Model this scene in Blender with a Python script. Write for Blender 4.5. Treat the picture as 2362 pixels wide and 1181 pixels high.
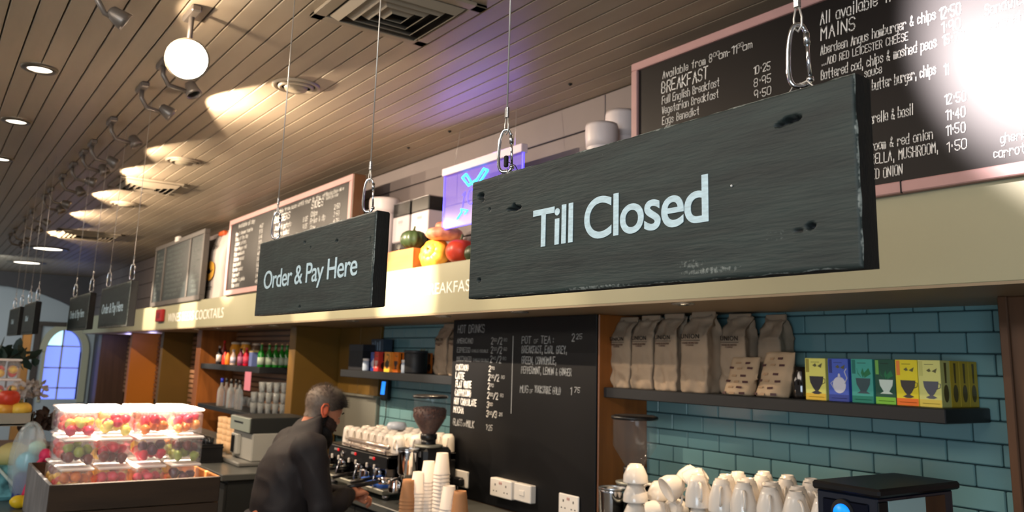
import bpy, bmesh, math, random
import numpy as np
from mathutils import Vector, Matrix, Euler, noise
random.seed(7)
PI = math.pi
for o in list(bpy.data.objects): bpy.data.objects.remove(o)
scene = bpy.context.scene
COL = scene.collection
# ------------------------------------------------------------------ camera
FPX, PPX, PPY, CZ = 1950.0, 1181.0, 461.0, 1.7
def cam_axes(yaw=0.9670333, pit=0.18739546, rol=0.02876547):
    cy, sy = math.cos(yaw), math.sin(yaw)
    f = np.array([-sy*math.cos(pit), cy*math.cos(pit), math.sin(pit)])
    r = np.array([cy, sy, 0.0]); u = np.cross(r, f)
    return np.array([r*math.cos(rol)+u*math.sin(rol), r*math.sin(rol)-u*math.cos(rol), f])
RC = cam_axes()
cam_d = bpy.data.cameras.new('camera'); cam = bpy.data.objects.new('camera', cam_d); COL.objects.link(cam)
cam_d.sensor_width = 36.0; cam_d.lens = FPX/2362*36; cam_d.shift_y = -(590.5-PPY)/2362
cam_d.clip_start = 0.02; cam_d.clip_end = 100
cam.matrix_world = Matrix(((RC[0][0], -RC[1][0], -RC[2][0], 0), (RC[0][1], -RC[1][1], -RC[2][1], 0),
                           (RC[0][2], -RC[1][2], -RC[2][2], CZ), (0, 0, 0, 1)))
cam_d.dof.use_dof = True; cam_d.dof.focus_distance = 1.42; cam_d.dof.aperture_fstop = 8
scene.camera = cam
def at_y(px, py, Y):
    d = np.array([(px-PPX)/FPX, (py-PPY)/FPX, 1.0]) @ RC; d = d*(Y/d[1]); return Vector((d[0], d[1], d[2]+CZ))
def at_x(px, py, X):
    d = np.array([(px-PPX)/FPX, (py-PPY)/FPX, 1.0]) @ RC; d = d*(X/d[0]); return Vector((d[0], d[1], d[2]+CZ))
def at_z(px, py, Z):
    d = np.array([(px-PPX)/FPX, (py-PPY)/FPX, 1.0]) @ RC; d = d*((Z-CZ)/d[2]); return Vector((d[0], d[1], Z))
# ------------------------------------------------------------------ world, large lights, exposure
w = bpy.data.worlds.new('world'); scene.world = w; w.use_nodes = True
w.node_tree.nodes['Background'].inputs[0].default_value = (0.85, 0.8, 0.78, 1)
w.node_tree.nodes['Background'].inputs[1].default_value = 0.19
vs = scene.view_settings
vs.view_transform = 'Standard'; vs.look = 'None'; vs.exposure = 0.45; vs.gamma = 1.0; vs.use_curve_mapping = False
def light(kind, name, loc, energy, color, target=None, **kw):
    d = bpy.data.lights.new(name, kind); d.energy = energy; d.color = color
    for k, v in kw.items(): setattr(d, k, v)
    o = bpy.data.objects.new(name, d); COL.objects.link(o); o.location = loc
    if target is not None:
        o.rotation_euler = (Vector(target)-Vector(loc)).to_track_quat('-Z', 'Y').to_euler()
    return o
# daylight through the shop windows behind and to the right of the customer
light('AREA', 'window_daylight', (1.6, -3.6, 1.5), 88, (0.72, 0.87, 1.0), (-2.2, 2.9, 1.25), shape='RECTANGLE', size=2.6, size_y=1.3)
# ceiling downlights over the customer floor, out of view
light('AREA', 'room_downlights', (-1.6, -0.7, 2.93), 44, (1.0, 0.86, 0.72), (-1.9, 1.2, 0.6), shape='RECTANGLE', size=3.0, size_y=0.8)
light('AREA', 'room_downlights', (-7.0, -1.6, 2.93), 45, (1.0, 0.84, 0.68), (-7.0, -0.6, 0.0), shape='RECTANGLE', size=5.0, size_y=0.8)
light('AREA', 'far_room_light', (-14.5, 0.0, 2.9), 60, (0.85, 0.95, 1.0), (-17.5, 0.6, 1.2), shape='RECTANGLE', size=2.0, size_y=2.0)
# ------------------------------------------------------------------ helpers
def tag(o, label=None, cat=None, group=None, kind=None):
    if label: o['label'] = label
    if cat: o['category'] = cat
    if group: o['group'] = group
    if kind: o['kind'] = kind
    return o
MATS = {}
def S(c):   # sRGB 0-255 -> linear
    return tuple(((v/255)/12.92 if v/255 <= 0.04045 else ((v/255+0.055)/1.055)**2.4) for v in c)
def mat(name, c=(128, 128, 128), rough=0.5, metal=0.0, bump=0.0, bscale=60, var=0.0, vscale=8, emit=None, es=0, trans=0, ior=1.45, alpha=1.0,
        stretch=(1, 1, 1), coat=0, spec=0.5, c2=None, sss=0):
    if name in MATS: return MATS[name]
    m = bpy.data.materials.new(name); m.use_nodes = True; nt = m.node_tree; b = nt.nodes['Principled BSDF']
    col = (*S(c), 1)
    b.inputs['Base Color'].default_value = col; b.inputs['Roughness'].default_value = rough; b.inputs['Metallic'].default_value = metal
    b.inputs['IOR'].default_value = ior; b.inputs['Specular IOR Level'].default_value = spec
    b.inputs['Transmission Weight'].default_value = trans; b.inputs['Alpha'].default_value = alpha; b.inputs['Coat Weight'].default_value = coat
    b.inputs['Subsurface Weight'].default_value = sss
    if sss: b.inputs['Subsurface Radius'].default_value = (0.01, 0.004, 0.002)
    if emit: b.inputs['Emission Color'].default_value = (*S(emit), 1); b.inputs['Emission Strength'].default_value = es
    if var or bump:
        tc = nt.nodes.new('ShaderNodeTexCoord'); mp = nt.nodes.new('ShaderNodeMapping'); mp.inputs['Scale'].default_value = stretch
        nt.links.new(tc.outputs['Object'], mp.inputs['Vector'])
    if var:
        n = nt.nodes.new('ShaderNodeTexNoise'); n.inputs['Scale'].default_value = vscale; n.inputs['Detail'].default_value = 6
        nt.links.new(mp.outputs['Vector'], n.inputs['Vector'])
        r = nt.nodes.new('ShaderNodeValToRGB'); r.color_ramp.elements[0].position = 0.3; r.color_ramp.elements[1].position = 0.7
        lo = tuple(max(0, v*(1-var)) for v in col[:3]); hi = tuple(min(1, v*(1+var)) for v in col[:3]) if c2 is None else S(c2)
        r.color_ramp.elements[0].color = (*lo, 1); r.color_ramp.elements[1].color = (*hi, 1)
        nt.links.new(n.outputs['Fac'], r.inputs['Fac']); nt.links.new(r.outputs['Color'], b.inputs['Base Color'])
    if bump:
        n2 = nt.nodes.new('ShaderNodeTexNoise'); n2.inputs['Scale'].default_value = bscale; n2.inputs['Detail'].default_value = 4
        nt.links.new(mp.outputs['Vector'], n2.inputs['Vector'])
        bp = nt.nodes.new('ShaderNodeBump'); bp.inputs['Strength'].default_value = bump; bp.inputs['Distance'].default_value = 0.003
        nt.links.new(n2.outputs['Fac'], bp.inputs['Height']); nt.links.new(bp.outputs['Normal'], b.inputs['Normal'])
    MATS[name] = m; return m
class MB:
    """collects shapes and links them as one mesh object"""
    def __init__(s): s.v = []; s.f = []; s.m = []; s.sm = []
    def add(s, vs_, fs, mi=0, smooth=False, M=None):
        o = len(s.v)
        if M is not None: vs_ = [M @ Vector(p) for p in vs_]
        s.v += [tuple(p) for p in vs_]
        for f in fs: s.f.append(tuple(i+o for i in f)); s.m.append(mi); s.sm.append(smooth)
        return s
    def box(s, a, b, mi=0, bev=0.0, M=None):
        x0, x1 = sorted((a[0], b[0])); y0, y1 = sorted((a[1], b[1])); z0, z1 = sorted((a[2], b[2]))
        if bev <= 0:
            v = [(x0,y0,z0),(x1,y0,z0),(x1,y1,z0),(x0,y1,z0),(x0,y0,z1),(x1,y0,z1),(x1,y1,z1),(x0,y1,z1)]
            return s.add(v, [(0,3,2,1),(4,5,6,7),(0,1,5,4),(1,2,6,5),(2,3,7,6),(3,0,4,7)], mi, False, M)
        e = min(bev, (x1-x0)/2.01, (y1-y0)/2.01, (z1-z0)/2.01); v = []
        for cx, sx in ((x0, 1), (x1, -1)):
            for cy, sy in ((y0, 1), (y1, -1)):
                for cz, sz in ((z0, 1), (z1, -1)):
                    v += [(cx, cy+sy*e, cz+sz*e), (cx+sx*e, cy, cz+sz*e), (cx+sx*e, cy+sy*e, cz)]
        bm = bmesh.new(); bv = [bm.verts.new(p) for p in v]
        r = bmesh.ops.convex_hull(bm, input=bv); bmesh.ops.dissolve_limit(bm, angle_limit=0.01, verts=bm.verts, edges=bm.edges)
        bm.normal_update(); bm.verts.index_update()
        vs_ = [p.co.copy() for p in bm.verts]; fs = [tuple(q.index for q in f.verts) for f in bm.faces]; bm.free()
        return s.add(vs_, fs, mi, False, M)
    def lathe(s, prof, n=24, mi=0, M=None, cap=True, smooth=True):
        v = []; f = []
        for r, z in prof:
            for i in range(n): a = 2*PI*i/n; v.append((r*math.cos(a), r*math.sin(a), z))
        for k in range(len(prof)-1):
            for i in range(n): j = (i+1) % n; f.append((k*n+i, k*n+j, (k+1)*n+j, (k+1)*n+i))
        if cap:
            if prof[0][0] > 1e-5: f.append(tuple(range(n-1, -1, -1)))
            if prof[-1][0] > 1e-5: f.append(tuple((len(prof)-1)*n+i for i in range(n)))
        return s.add(v, f, mi, smooth, M)
    def tube(s, pts, r, n=8, mi=0, closed=False, smooth=True, M=None):
        pts = [Vector(p) for p in pts]; L = len(pts); rr = r if isinstance(r, (list, tuple)) else [r]*L
        v = []; f = []; up = None
        for i, p in enumerate(pts):
            if closed: t = pts[(i+1) % L]-pts[i-1]
            else: t = pts[min(i+1, L-1)]-pts[max(i-1, 0)]
            t.normalize()
            if up is None: up = t.orthogonal().normalized()
            else:
                up = up-t*up.dot(t)
                up = up.normalized() if up.length > 1e-6 else t.orthogonal().normalized()
            bi = t.cross(up)
            for k in range(n): a = 2*PI*k/n; v.append(p+(up*math.cos(a)+bi*math.sin(a))*rr[i])
        for i in range(L if closed else L-1):
            for k in range(n): a = i*n+k; b = i*n+(k+1) % n; c = ((i+1) % L)*n+(k+1) % n; d = ((i+1) % L)*n+k; f.append((a, b, c, d))
        if not closed: f.append(tuple(range(n-1, -1, -1))); f.append(tuple((L-1)*n+k for k in range(n)))
        return s.add(v, f, mi, smooth, M)
    def prism(s, poly, h, mi=0, M=None):     # polygon in XZ, extruded from y=0 to y=-h (front)
        n = len(poly); v = [(x, -h, z) for x, z in poly]+[(x, 0, z) for x, z in poly]
        area = sum(poly[i][0]*poly[(i+1) % n][1]-poly[(i+1) % n][0]*poly[i][1] for i in range(n))
        fr = tuple(range(n)); bk = tuple(range(2*n-1, n-1, -1)); sd = [(i, i+n, (i+1) % n+n, (i+1) % n) for i in range(n)]
        if area < 0: fr = fr[::-1]; bk = bk[::-1]; sd = [q[::-1] for q in sd]
        return s.add(v, [fr, bk]+sd, mi, False, M)
    def sphere(s, c, r, mi=0, n=12, m=8, M=None, fn=None):
        v = []; f = []
        for j in range(m+1):
            t = PI*j/m
            for i in range(n):
                a = 2*PI*i/n; d = Vector((math.sin(t)*math.cos(a), math.sin(t)*math.sin(a), math.cos(t))); k = fn(d, a, t) if fn else 1
                v.append((c[0]+d.x*r[0]*k, c[1]+d.y*r[1]*k, c[2]+d.z*r[2]*k))
        for j in range(m):
            for i in range(n): f.append((j*n+i, (j+1)*n+i, (j+1)*n+(i+1) % n, j*n+(i+1) % n))
        return s.add(v, f, mi, True, M)
    def mesh(s, name, mats):
        me = bpy.data.meshes.new(name); me.from_pydata(s.v, [], s.f)
        for m_ in (mats if isinstance(mats, (list, tuple)) else [mats]): me.materials.append(m_)
        me.polygons.foreach_set('material_index', s.m); me.polygons.foreach_set('use_smooth', s.sm); me.update(); return me
    def build(s, name, mats, parent=None, loc=None, **kw):
        return link(name, s.mesh(name, mats), parent, loc, **kw)
def link(name, me, parent=None, loc=None, rot=None, label=None, cat=None, group=None, kind=None):
    o = bpy.data.objects.new(name, me); COL.objects.link(o)
    if parent is not None: o.parent = parent
    if loc is not None: o.location = loc
    if rot is not None: o.rotation_euler = rot
    return tag(o, label, cat, group, kind)
def thing(name, label, cat, loc=(0, 0, 0), rot=(0, 0, 0), group=None):
    return link(name, None, None, loc, rot, label, cat, group)
KIDS = {}
ORD = ('first', 'second', 'third', 'fourth', 'fifth', 'sixth', 'seventh', 'eighth', 'ninth', 'tenth', 'eleventh', 'twelfth', 'thirteenth', 'fourteenth', 'fifteenth', 'sixteenth', 'seventeenth', 'eighteenth', 'nineteenth', 'twentieth')
def copy_tree(o, loc, rot=None, label=None, group=None):
    c = o.copy(); COL.objects.link(c); c.location = loc
    if rot is not None: c.rotation_euler = rot
    if label: c['label'] = label
    if group: c['group'] = group
    for ch in [k for k in KIDS.setdefault(o.name, [k for k in o.children])]:
        d = ch.copy(); COL.objects.link(d); d.parent = c
        for g in KIDS.setdefault(ch.name, [k for k in ch.children]):
            e = g.copy(); COL.objects.link(e); e.parent = d
    return c
def FR(origin, right=(1, 0, 0), up=(0, 0, 1)):   # frame: local x=right, z=up, -y = outwards normal
    r = Vector(right).normalized(); u = Vector(up).normalized(); n = r.cross(u)   # outward normal
    y = -n
    return Matrix(((r.x, y.x, u.x, origin[0]), (r.y, y.y, u.y, origin[1]), (r.z, y.z, u.z, origin[2]), (0, 0, 0, 1)))
PX_ = ((0, 1, 0), (0, 0, 1))       # text/decal frame facing +X
# ---- single-stroke hand lettering
G = {'A':"022842/1535",'B':"02082837463525/0525/2544433202",'C':"4738180703123243",'D':"020828474332"+"02",'E':"48080242/0535",'F':"480802/0535",
'G':"47381807031232434525",'H':"0802/4842/0545",'I':"1812",'J':"3833221203",'K':"0802/480542",'L':"080242",'M':"0208254842",'N':"02084248",
'O':"180703123243473818",'P':"02083847463505",'Q':"180703123243473818/2442",'R':"02083847463505/2542",'S':"473818070615354443321203",'T':"0848/2822",
'U':"080312324348",'V':"082248",'W':"0812253248",'X':"0842/4802",'Y':"082548/2522",'Z':"08480242",
'a':"46160503123243/4642",'b':"0802/0516364543321203",'c':"451605031243",'d':"4842/4536160503123243",'e':"04444536160503123243",'f':"382722/0636",
'g':"46413010/4536160503123243",'h':"0802/0516364542",'i':"1612/1718",'j':"161100/1718",'k':"0802/360442",'l':"1812",'m':"0602/05162522/25364542",
'n':"0602/0516364542",'o':"160503123243453616",'p':"0600/0516364543321203",'q':"4640/4536160503123243",'r':"0602/04163645",'s':"453616053443321203",
't':"282332/0636",'u':"0603123243/4642",'v':"062246",'w':"0612243246",'x':"0642/4602",'y':"0622/4600",'z':"06460242",
'0':"180703123243473818",'1':"072822",'2':"07183847460242",'3':"071838474635/25354443321203",'4':"32380444",'5':"480805354443321203",
'6':"38180703123243443504",'7':"084812",'8':"351506071838474635444332120304"+"15",'9':"453514060718384742",'&':"42161728370403122244",
'.':"1213",',':"1311",'-':"0535",'/':"0248",'~':"1516",':':"1314/1617","'":"1817"}
def strokes(mb, text, x0, z0, h, adv, th=0.09, slant=0.06, M=None, mi=0, jit=0.25, depth=0.0008, bold=1.0):
    """text written with strokes; h = cap height, adv = advance per character"""
    sx = adv/5.6; sz = h/6.0; x = x0; t2 = h*th/2*bold; rnd = random.Random(text)
    for ch in text:
        if ch == ' ': x += adv*0.8; continue
        g = G.get(ch)
        if g:
            ox = rnd.uniform(-1, 1)*jit*sx; oz = rnd.uniform(-1, 1)*jit*sz
            for st in g.split('/'):
                pts = [(int(st[i]), int(st[i+1])-2) for i in range(0, len(st), 2)]
                P = [(x+ox+a*sx+slant*b*sz, z0+oz+b*sz) for a, b in pts]
                for (ax, az), (bx, bz) in zip(P[:-1], P[1:]):
                    dx, dz = bx-ax, bz-az; L = math.hypot(dx, dz) or 1; ux, uz = dx/L*t2, dz/L*t2
                    q = [(ax-ux+uz, az-uz-ux), (bx+ux+uz, bz+uz-ux), (bx+ux-uz, bz+uz+ux), (ax-ux-uz, az-uz+ux)]
                    v = [(a_, -depth, c_) for a_, c_ in q]
                    mb.add(v, [(0, 1, 2, 3)], mi, False, M)
        x += adv*(0.55 if ch in "Ii.l,:'~1" else 1)
    return x
def text_mesh(name, body, width, cap, m, parent, origin, right=(1, 0, 0), up=(0, 0, 1), label=None, depth=0.001, off=0.0, spacing=1.0):
    cu = bpy.data.curves.new(name, 'FONT'); cu.body = body; cu.size = 1; cu.extrude = 0.01; cu.offset = off; cu.space_character = spacing
    t = bpy.data.objects.new(name, cu); COL.objects.link(t); bpy.context.view_layer.update()
    me = bpy.data.meshes.new_from_object(t.evaluated_get(bpy.context.evaluated_depsgraph_get())); bpy.data.objects.remove(t)
    n = len(me.vertices); co = np.empty(n*3); me.vertices.foreach_get('co', co); co = co.reshape(-1, 3)
    x0, x1 = co[:, 0].min(), co[:, 0].max(); caph = 0.73
    X = (co[:, 0]-x0)/(x1-x0)*width; Z = co[:, 1]/caph*cap; Y = -(co[:, 2]/0.01*0.5+0.5)*depth
    F = FR(origin, right, up); arr = np.array(F)
    out = np.stack([X, Y, Z], 1) @ arr[:3, :3].T + arr[:3, 3]
    me.vertices.foreach_set('co', out.ravel()); me.materials.clear(); me.materials.append(m); me.update()
    return link(name, me, parent, label=label)
# ------------------------------------------------------------------ materials
M_plank = mat('ceiling_paint', (156, 142, 122), 0.45, var=0.12, vscale=3, stretch=(0.3, 2, 1))
M_plank_back = mat('ceiling_dark', (40, 34, 28), 0.9)
M_upper = mat('upper_wall_paint', (112, 103, 102), 0.6, var=0.06, vscale=3)
M_fascia = mat('cream_fascia', (158, 156, 128), 0.45, var=0.05, vscale=1.5)
M_soffit = mat('soffit_paint', (142, 126, 102), 0.5, var=0.06, vscale=3)
M_tile = mat('teal_tile', (110, 150, 154), 0.16, var=0.10, vscale=2.0, bump=0.12, bscale=9)
M_grout = mat('dark_grout', (44, 70, 74), 0.9)
M_wood = mat('orange_wood', (148, 88, 38), 0.42, var=0.25, vscale=6, stretch=(3, 3, 0.35))
M_wooddk = mat('brown_wood', (86, 58, 38), 0.42, var=0.2, vscale=6, stretch=(4, 4, 0.3))
M_slat = mat('slat_wood', (150, 110, 80), 0.5, var=0.2, vscale=5, stretch=(0.5, 3, 3))
M_mustard = mat('mustard_panel', (108, 80, 28), 0.45, var=0.08, vscale=3)
M_shelf = mat('charcoal_shelf', (24, 27, 31), 0.5, var=0.1, vscale=6)
M_black = mat('black_plastic', (22, 22, 24), 0.35)
M_blackm = mat('black_matt', (18, 18, 19), 0.75)
M_board = mat('chalkboard_black', (18, 15, 16), 0.46, var=0.12, vscale=2, spec=0.28)
M_board2 = mat('drinks_board', (13, 14, 17), 0.5, var=0.12, vscale=3, spec=0.28)
M_frame = mat('pink_grey_frame', (176, 138, 136), 0.5, var=0.06)
M_chalk = mat('white_chalk_pen', (235, 235, 232), 0.6)
M_steel = mat('brushed_steel', (158, 158, 146), 0.36, metal=0.55, bump=0.08, bscale=80, stretch=(1, 1, 20))
M_chrome = mat('chrome', (225, 226, 230), 0.07, metal=1.0)
M_zinc = mat('zinc_metal', (190, 192, 194), 0.25, metal=1.0, bump=0.15, bscale=300)
M_wire = mat('steel_wire', (205, 200, 192), 0.35, metal=0.6)
M_white = mat('white_plastic', (226, 222, 216), 0.4)
M_china = mat('white_china', (236, 228, 218), 0.18, coat=0.3)
M_glass = mat('clear_glass', (235, 245, 248), 0.03, trans=1.0, ior=1.45)
M_plastic = mat('clear_plastic', (250, 250, 250), 0.12, trans=0.9, ior=1.2)
M_kraft = mat('kraft_paper', (150, 131, 110), 0.8, var=0.1, vscale=10, bump=0.35, bscale=26)
M_kraft2 = mat('light_kraft_paper', (172, 148, 120), 0.8, var=0.08, vscale=10, bump=0.3, bscale=30)
M_ink = mat('black_ink', (22, 18, 18), 0.7)
M_brownink = mat('brown_ink', (70, 38, 32), 0.7)
# ------------------------------------------------------------------ setting: floor, ceiling, walls
MB().box((-18, -4, -0.1), (3, 3, 0)).build('floor', mat('floor_stone', (120, 112, 100), 0.5, var=0.15, vscale=2), kind='structure')
ceil = MB().box((-18, -3.2, 3.02), (2.6, 2.74, 3.1)).build('ceiling', M_plank_back, kind='structure')
pitch = 0.0925; y = 2.72; k = 0
while y > -3.1:
    me = MB().box((-18, y-pitch+0.006, 3.0), (2.6, y, 3.02), bev=0.0025).build('plank', M_plank, ceil)
    y -= pitch
# back wall above the fascia: wide boards
wall_up = MB().box((-18, 2.64, 2.1), (2.0, 2.74, 3.02)).build('wall_back', M_grout, kind='structure')
for (z0, z1) in ((2.20, 2.42), (2.425, 2.63), (2.635, 2.84), (2.845, 2.997)):
    xs = [-18, -13.2, -9.4, -5.9, -3.02, 0.2, 2.0] if z0 in (2.425, 2.845) else [-18, -11.5, -7.7, -4.4, -2.1, 2.0]
    for a, b in zip(xs[:-1], xs[1:]):
        MB().box((a+0.002, 2.62, z0), (b-0.002, 2.64, z1-0.002), bev=0.003).build('board', M_upper, wall_up)
# lower back wall and its tiles
wall_low = MB().box((-18, 3.0, 0), (2.0, 3.1, 2.1)).build('wall_back_lower', M_grout, kind='structure')
TH, TW = 0.0735, 0.187
tile_me = MB().box((-TW/2+0.0022, 0, -TH/2+0.0022), (TW/2-0.0022, 0.014, TH/2-0.0022), bev=0.0035).mesh('tile', M_tile)
tcache = {}
def tiles(xa, xb, za, zb, xphase=0.0):
    r = 0; z = 1.7-0.101*2.98+TH*9-TH/2       # row centres locked to the measured joints
    while z > zb: z -= TH
    rows = []
    while z > za: rows.append(z); z -= TH
    for zc in rows:
        n = round((zc-(1.7-0.101*2.98))/TH-0.5)
        x = -0.735*2.98+(TW/2 if n % 2 else 0)+xphase
        while x > xa: x -= TW
        while x < xb:
            a, b = max(x, xa), min(x+TW, xb)
            if b-a > 0.02:
                wd = round(b-a, 3)
                if wd not in tcache:
                    tcache[wd] = tile_me if abs(wd-TW) < 0.002 else MB().box((-wd/2+0.0022, 0, -TH/2+0.0022), (wd/2-0.0022, 0.014, TH/2-0.0022), bev=0.0035).mesh('tile', M_tile)
                link('tile', tcache[wd], wall_low, ((a+b)/2, 2.984, zc), (random.uniform(-.003, .003), 0, random.uniform(-.004, .004)))
            x += TW
tiles(-3.12, -1.27, 1.10, 1.98)
tiles(-6.03, -4.43, 1.10, 1.98, 0.05)
# fascia: deep box with soffit
fas = MB().box((-15.9, 2.30, 1.937), (0.9, 2.635, 2.207), bev=0.003).build('wall_fascia', M_fascia, kind='structure')
MB().box((-15.9, 2.302, 1.93), (0.9, 2.99, 1.939)).build('soffit', M_soffit, fas)
M_fastext = mat('white_fascia_lettering', (250, 250, 244), 0.5)
text_mesh('lettering', 'BREAKFAST', 0.55, 0.064, M_fastext, fas, (-4.175, 2.2995, 2.043), off=-0.004)
text_mesh('lettering', 'WINES BEERS COCKTAILS', 2.10, 0.098, M_fastext, fas, (-10.06, 2.2995, 2.012), off=-0.006)
# piers between the bays
def pier(x0, x1, y0, m, name):
    return MB().box((x0, y0, 0), (x1, 2.985, 1.93), bev=0.004).build(name, m, kind='structure')
pier(-4.44, -3.11, 2.672, M_wood, 'trim_1')
pr = pier(-1.262, -0.8, 2.66, M_wooddk, 'trim_2')
MB().box((-1.262, 2.648, 0), (-1.235, 2.66, 1.93), bev=0.003).build('edge_strip', M_wooddk, pr)
MB().box((-1.10, 2.640, 0), (-1.06, 2.66, 1.93), bev=0.003).build('edge_strip', M_wooddk, pr)
pier(-6.98, -6.84, 2.585, M_mustard, 'trim_3')
pier(-9.86, -9.68, 2.585, M_wood, 'trim_4')
pier(-11.62, -11.5, 2.60, M_mustard, 'trim_5')
pier(-13.55, -13.42, 2.60, mat('bright_orange_panel', (205, 120, 30), 0.45), 'trim_6')
pier(-15.9, -15.6, 2.55, M_wooddk, 'trim_7')
# back wall lining of the bays: slats, mustard cupboards, steel splashback
def slat_wall(xa, xb, za, zb, p, m, name='slat_panel'):
    r = MB().box((xa, 2.975, za), (xb, 2.999, zb)).build(name, M_wooddk, wall_low)
    z = za; me = MB().box((xa, -0.018, 0), (xb, 0, p*0.72), bev=0.003).mesh('slat', m)
    while z+p*0.72 < zb+0.001:
        link('slat', me, wall_low, (0, 2.975, z)); z += p
slat_wall(-9.66, -7.0, 1.10, 1.93, 0.052, M_slat)
slat_wall(-11.48, -9.88, 1.0, 1.93, 0.06, M_slat)
slat_wall(-13.40, -11.65, 1.0, 1.93, 0.06, M_slat)
slat_wall(-15.58, -13.57, 1.0, 1.93, 0.07, M_slat)
for a, b in ((-6.82, -6.42), (-6.415, -6.05)):
    MB().box((a, 2.97, 1.40), (b, 2.997, 1.93), bev=0.003).build('cupboard_panel', M_mustard, wall_low)
MB().box((-6.82, 2.96, 1.05), (-6.05, 2.998, 1.395), bev=0.003).box((-6.83, 2.93, 1.385), (-6.04, 2.998, 1.40), bev=0.003).build('splashback', M_steel, wall_low, label='brushed steel splashback')
# far end of the room
M_farw = mat('pale_far_wall', (196, 204, 206), 0.6, var=0.05, vscale=1)
M_bulk = mat('dark_bulkhead', (78, 74, 74), 0.7, var=0.05)
XF = -18.0
wf = MB()
yw0, yw1, zs = 2.02, 2.62, 1.62           # window opening, arch springing at zs
# wall_far as strips around the arched opening
arch = [(yw1-(yw1-yw0)/2+math.cos(t)*(yw1-yw0)/2, zs+math.sin(t)*0.40) for t in [PI*i/16 for i in range(17)]]
wf.box((XF-0.25, -4, 0), (XF, yw0, 3.1)).box((XF-0.25, yw1, 0), (XF, 3.1, 3.1)).box((XF-0.25, yw0, 0), (XF, yw1, 0.75))
for (a, b) in zip(arch[:-1], arch[1:]):
    v = [(XF, a[0], a[1]), (XF, b[0], b[1]), (XF, b[0], 3.1), (XF, a[0], 3.1)]
    v += [(XF-0.25, q[1], q[2]) for q in v]
    wf.add(v, [(0, 1, 2, 3)[::-1], (4, 5, 6, 7), (0, 1, 5, 4), (1, 2, 6, 5), (3, 0, 4, 7)])
wallf = wf.build('wall_far', M_farw, kind='structure')
M_cream = mat('cream_surround', (206, 202, 172), 0.6)
# window with glazing
win = MB().box((XF-0.2, yw0, 0.75), (XF-0.19, yw1, 2.05)).build('window_1', mat('evening_window_glow', (90, 110, 230), 0.4, emit=(120, 140, 250), es=1.1), kind='structure')
fr = MB()
for zz in (1.32, 1.72, 0.95): fr.box((XF-0.19, yw0, zz-0.012), (XF-0.16, yw1, zz+0.012))
fr.box((XF-0.19, 2.29, 0.75), (XF-0.16, 2.32, 2.04)).build('glazing_bar', M_cream, win)
MB().box((XF-0.188, yw0, 1.735), (XF-0.17, 2.285, 2.04)).build('pane', mat('bright_pane', (190, 235, 240), 0.4, emit=(190, 240, 245), es=1.1), win, label='brighter cyan-white upper left pane')
sur = MB()
outer = [(yw1-(yw1-yw0)/2+math.cos(t)*((yw1-yw0)/2+0.12), zs+math.sin(t)*0.52) for t in [PI*i/16 for i in range(17)]]
for i in range(16):
    a, b, c, d = arch[i], arch[i+1], outer[i+1], outer[i]
    v = [(XF+0.06, a[0], a[1]), (XF+0.06, b[0], b[1]), (XF+0.06, c[0], c[1]), (XF+0.06, d[0], d[1])]
    v += [(XF-0.19, q[1], q[2]) for q in v]
    sur.add(v, [(3, 2, 1, 0), (0, 1, 5, 4), (2, 3, 7, 6)])
sur.box((XF-0.19, yw1, 0.7), (XF+0.06, yw1+0.12, zs)).box((XF-0.19, yw0-0.05, 0.7), (XF+0.03, yw0, zs))
sur.build('window_frame', M_cream, win)
dk = MB().box((XF, 1.80, 0), (XF+0.08, 1.90, 2.08), bev=0.005).box((XF, 1.80, 2.08), (XF+0.08, 2.30, 2.16), bev=0.005).build('trim_8', mat('dark_brown_trim', (84, 74, 66), 0.6), kind='structure')
# dark bulkhead with a curved lower edge in front of the far wall
bk = MB(); pr_ = []
for i in range(25):
    yy = -4+i*(7.0/24); t = max(0, (yy-0.9)/2.1); zz = 2.76-0.75*min(1, t)**2.2; pr_.append((yy, zz))
for (a, b) in zip(pr_[:-1], pr_[1:]):
    v = [(XF+0.5, a[0], a[1]), (XF+0.5, b[0], b[1]), (XF+0.5, b[0], 3.02), (XF+0.5, a[0], 3.02)]; v += [(XF+0.3, q[1], q[2]) for q in v]
    bk.add(v, [(0, 1, 2, 3), (7, 6, 5, 4), (1, 0, 4, 5)])
bk.build('wall_bulkhead', M_bulk, kind='structure')
# side wall between window and bar, its shade put into the grey
MB().box((-17.9, 2.80, 0), (-15.9, 2.98, 2.6)).build('wall_shaded_return', mat('shaded_wall_grey', (84, 80, 76), 0.7), kind='structure')
pc = thing('picture_frame', 'small grey framed picture on the shaded wall right of the arched window', 'picture', (-16.9, 2.80, 1.1))
MB().box((-0.28, -0.03, -0.16), (0.28, 0, 0.16), bev=0.01).build('frame', mat('pale_grey_frame', (140, 140, 134), 0.6), pc)
MB().box((-0.19, -0.034, -0.1), (0.19, -0.028, 0.1)).build('print', mat('grey_print', (74, 78, 82), 0.6), pc)
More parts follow.
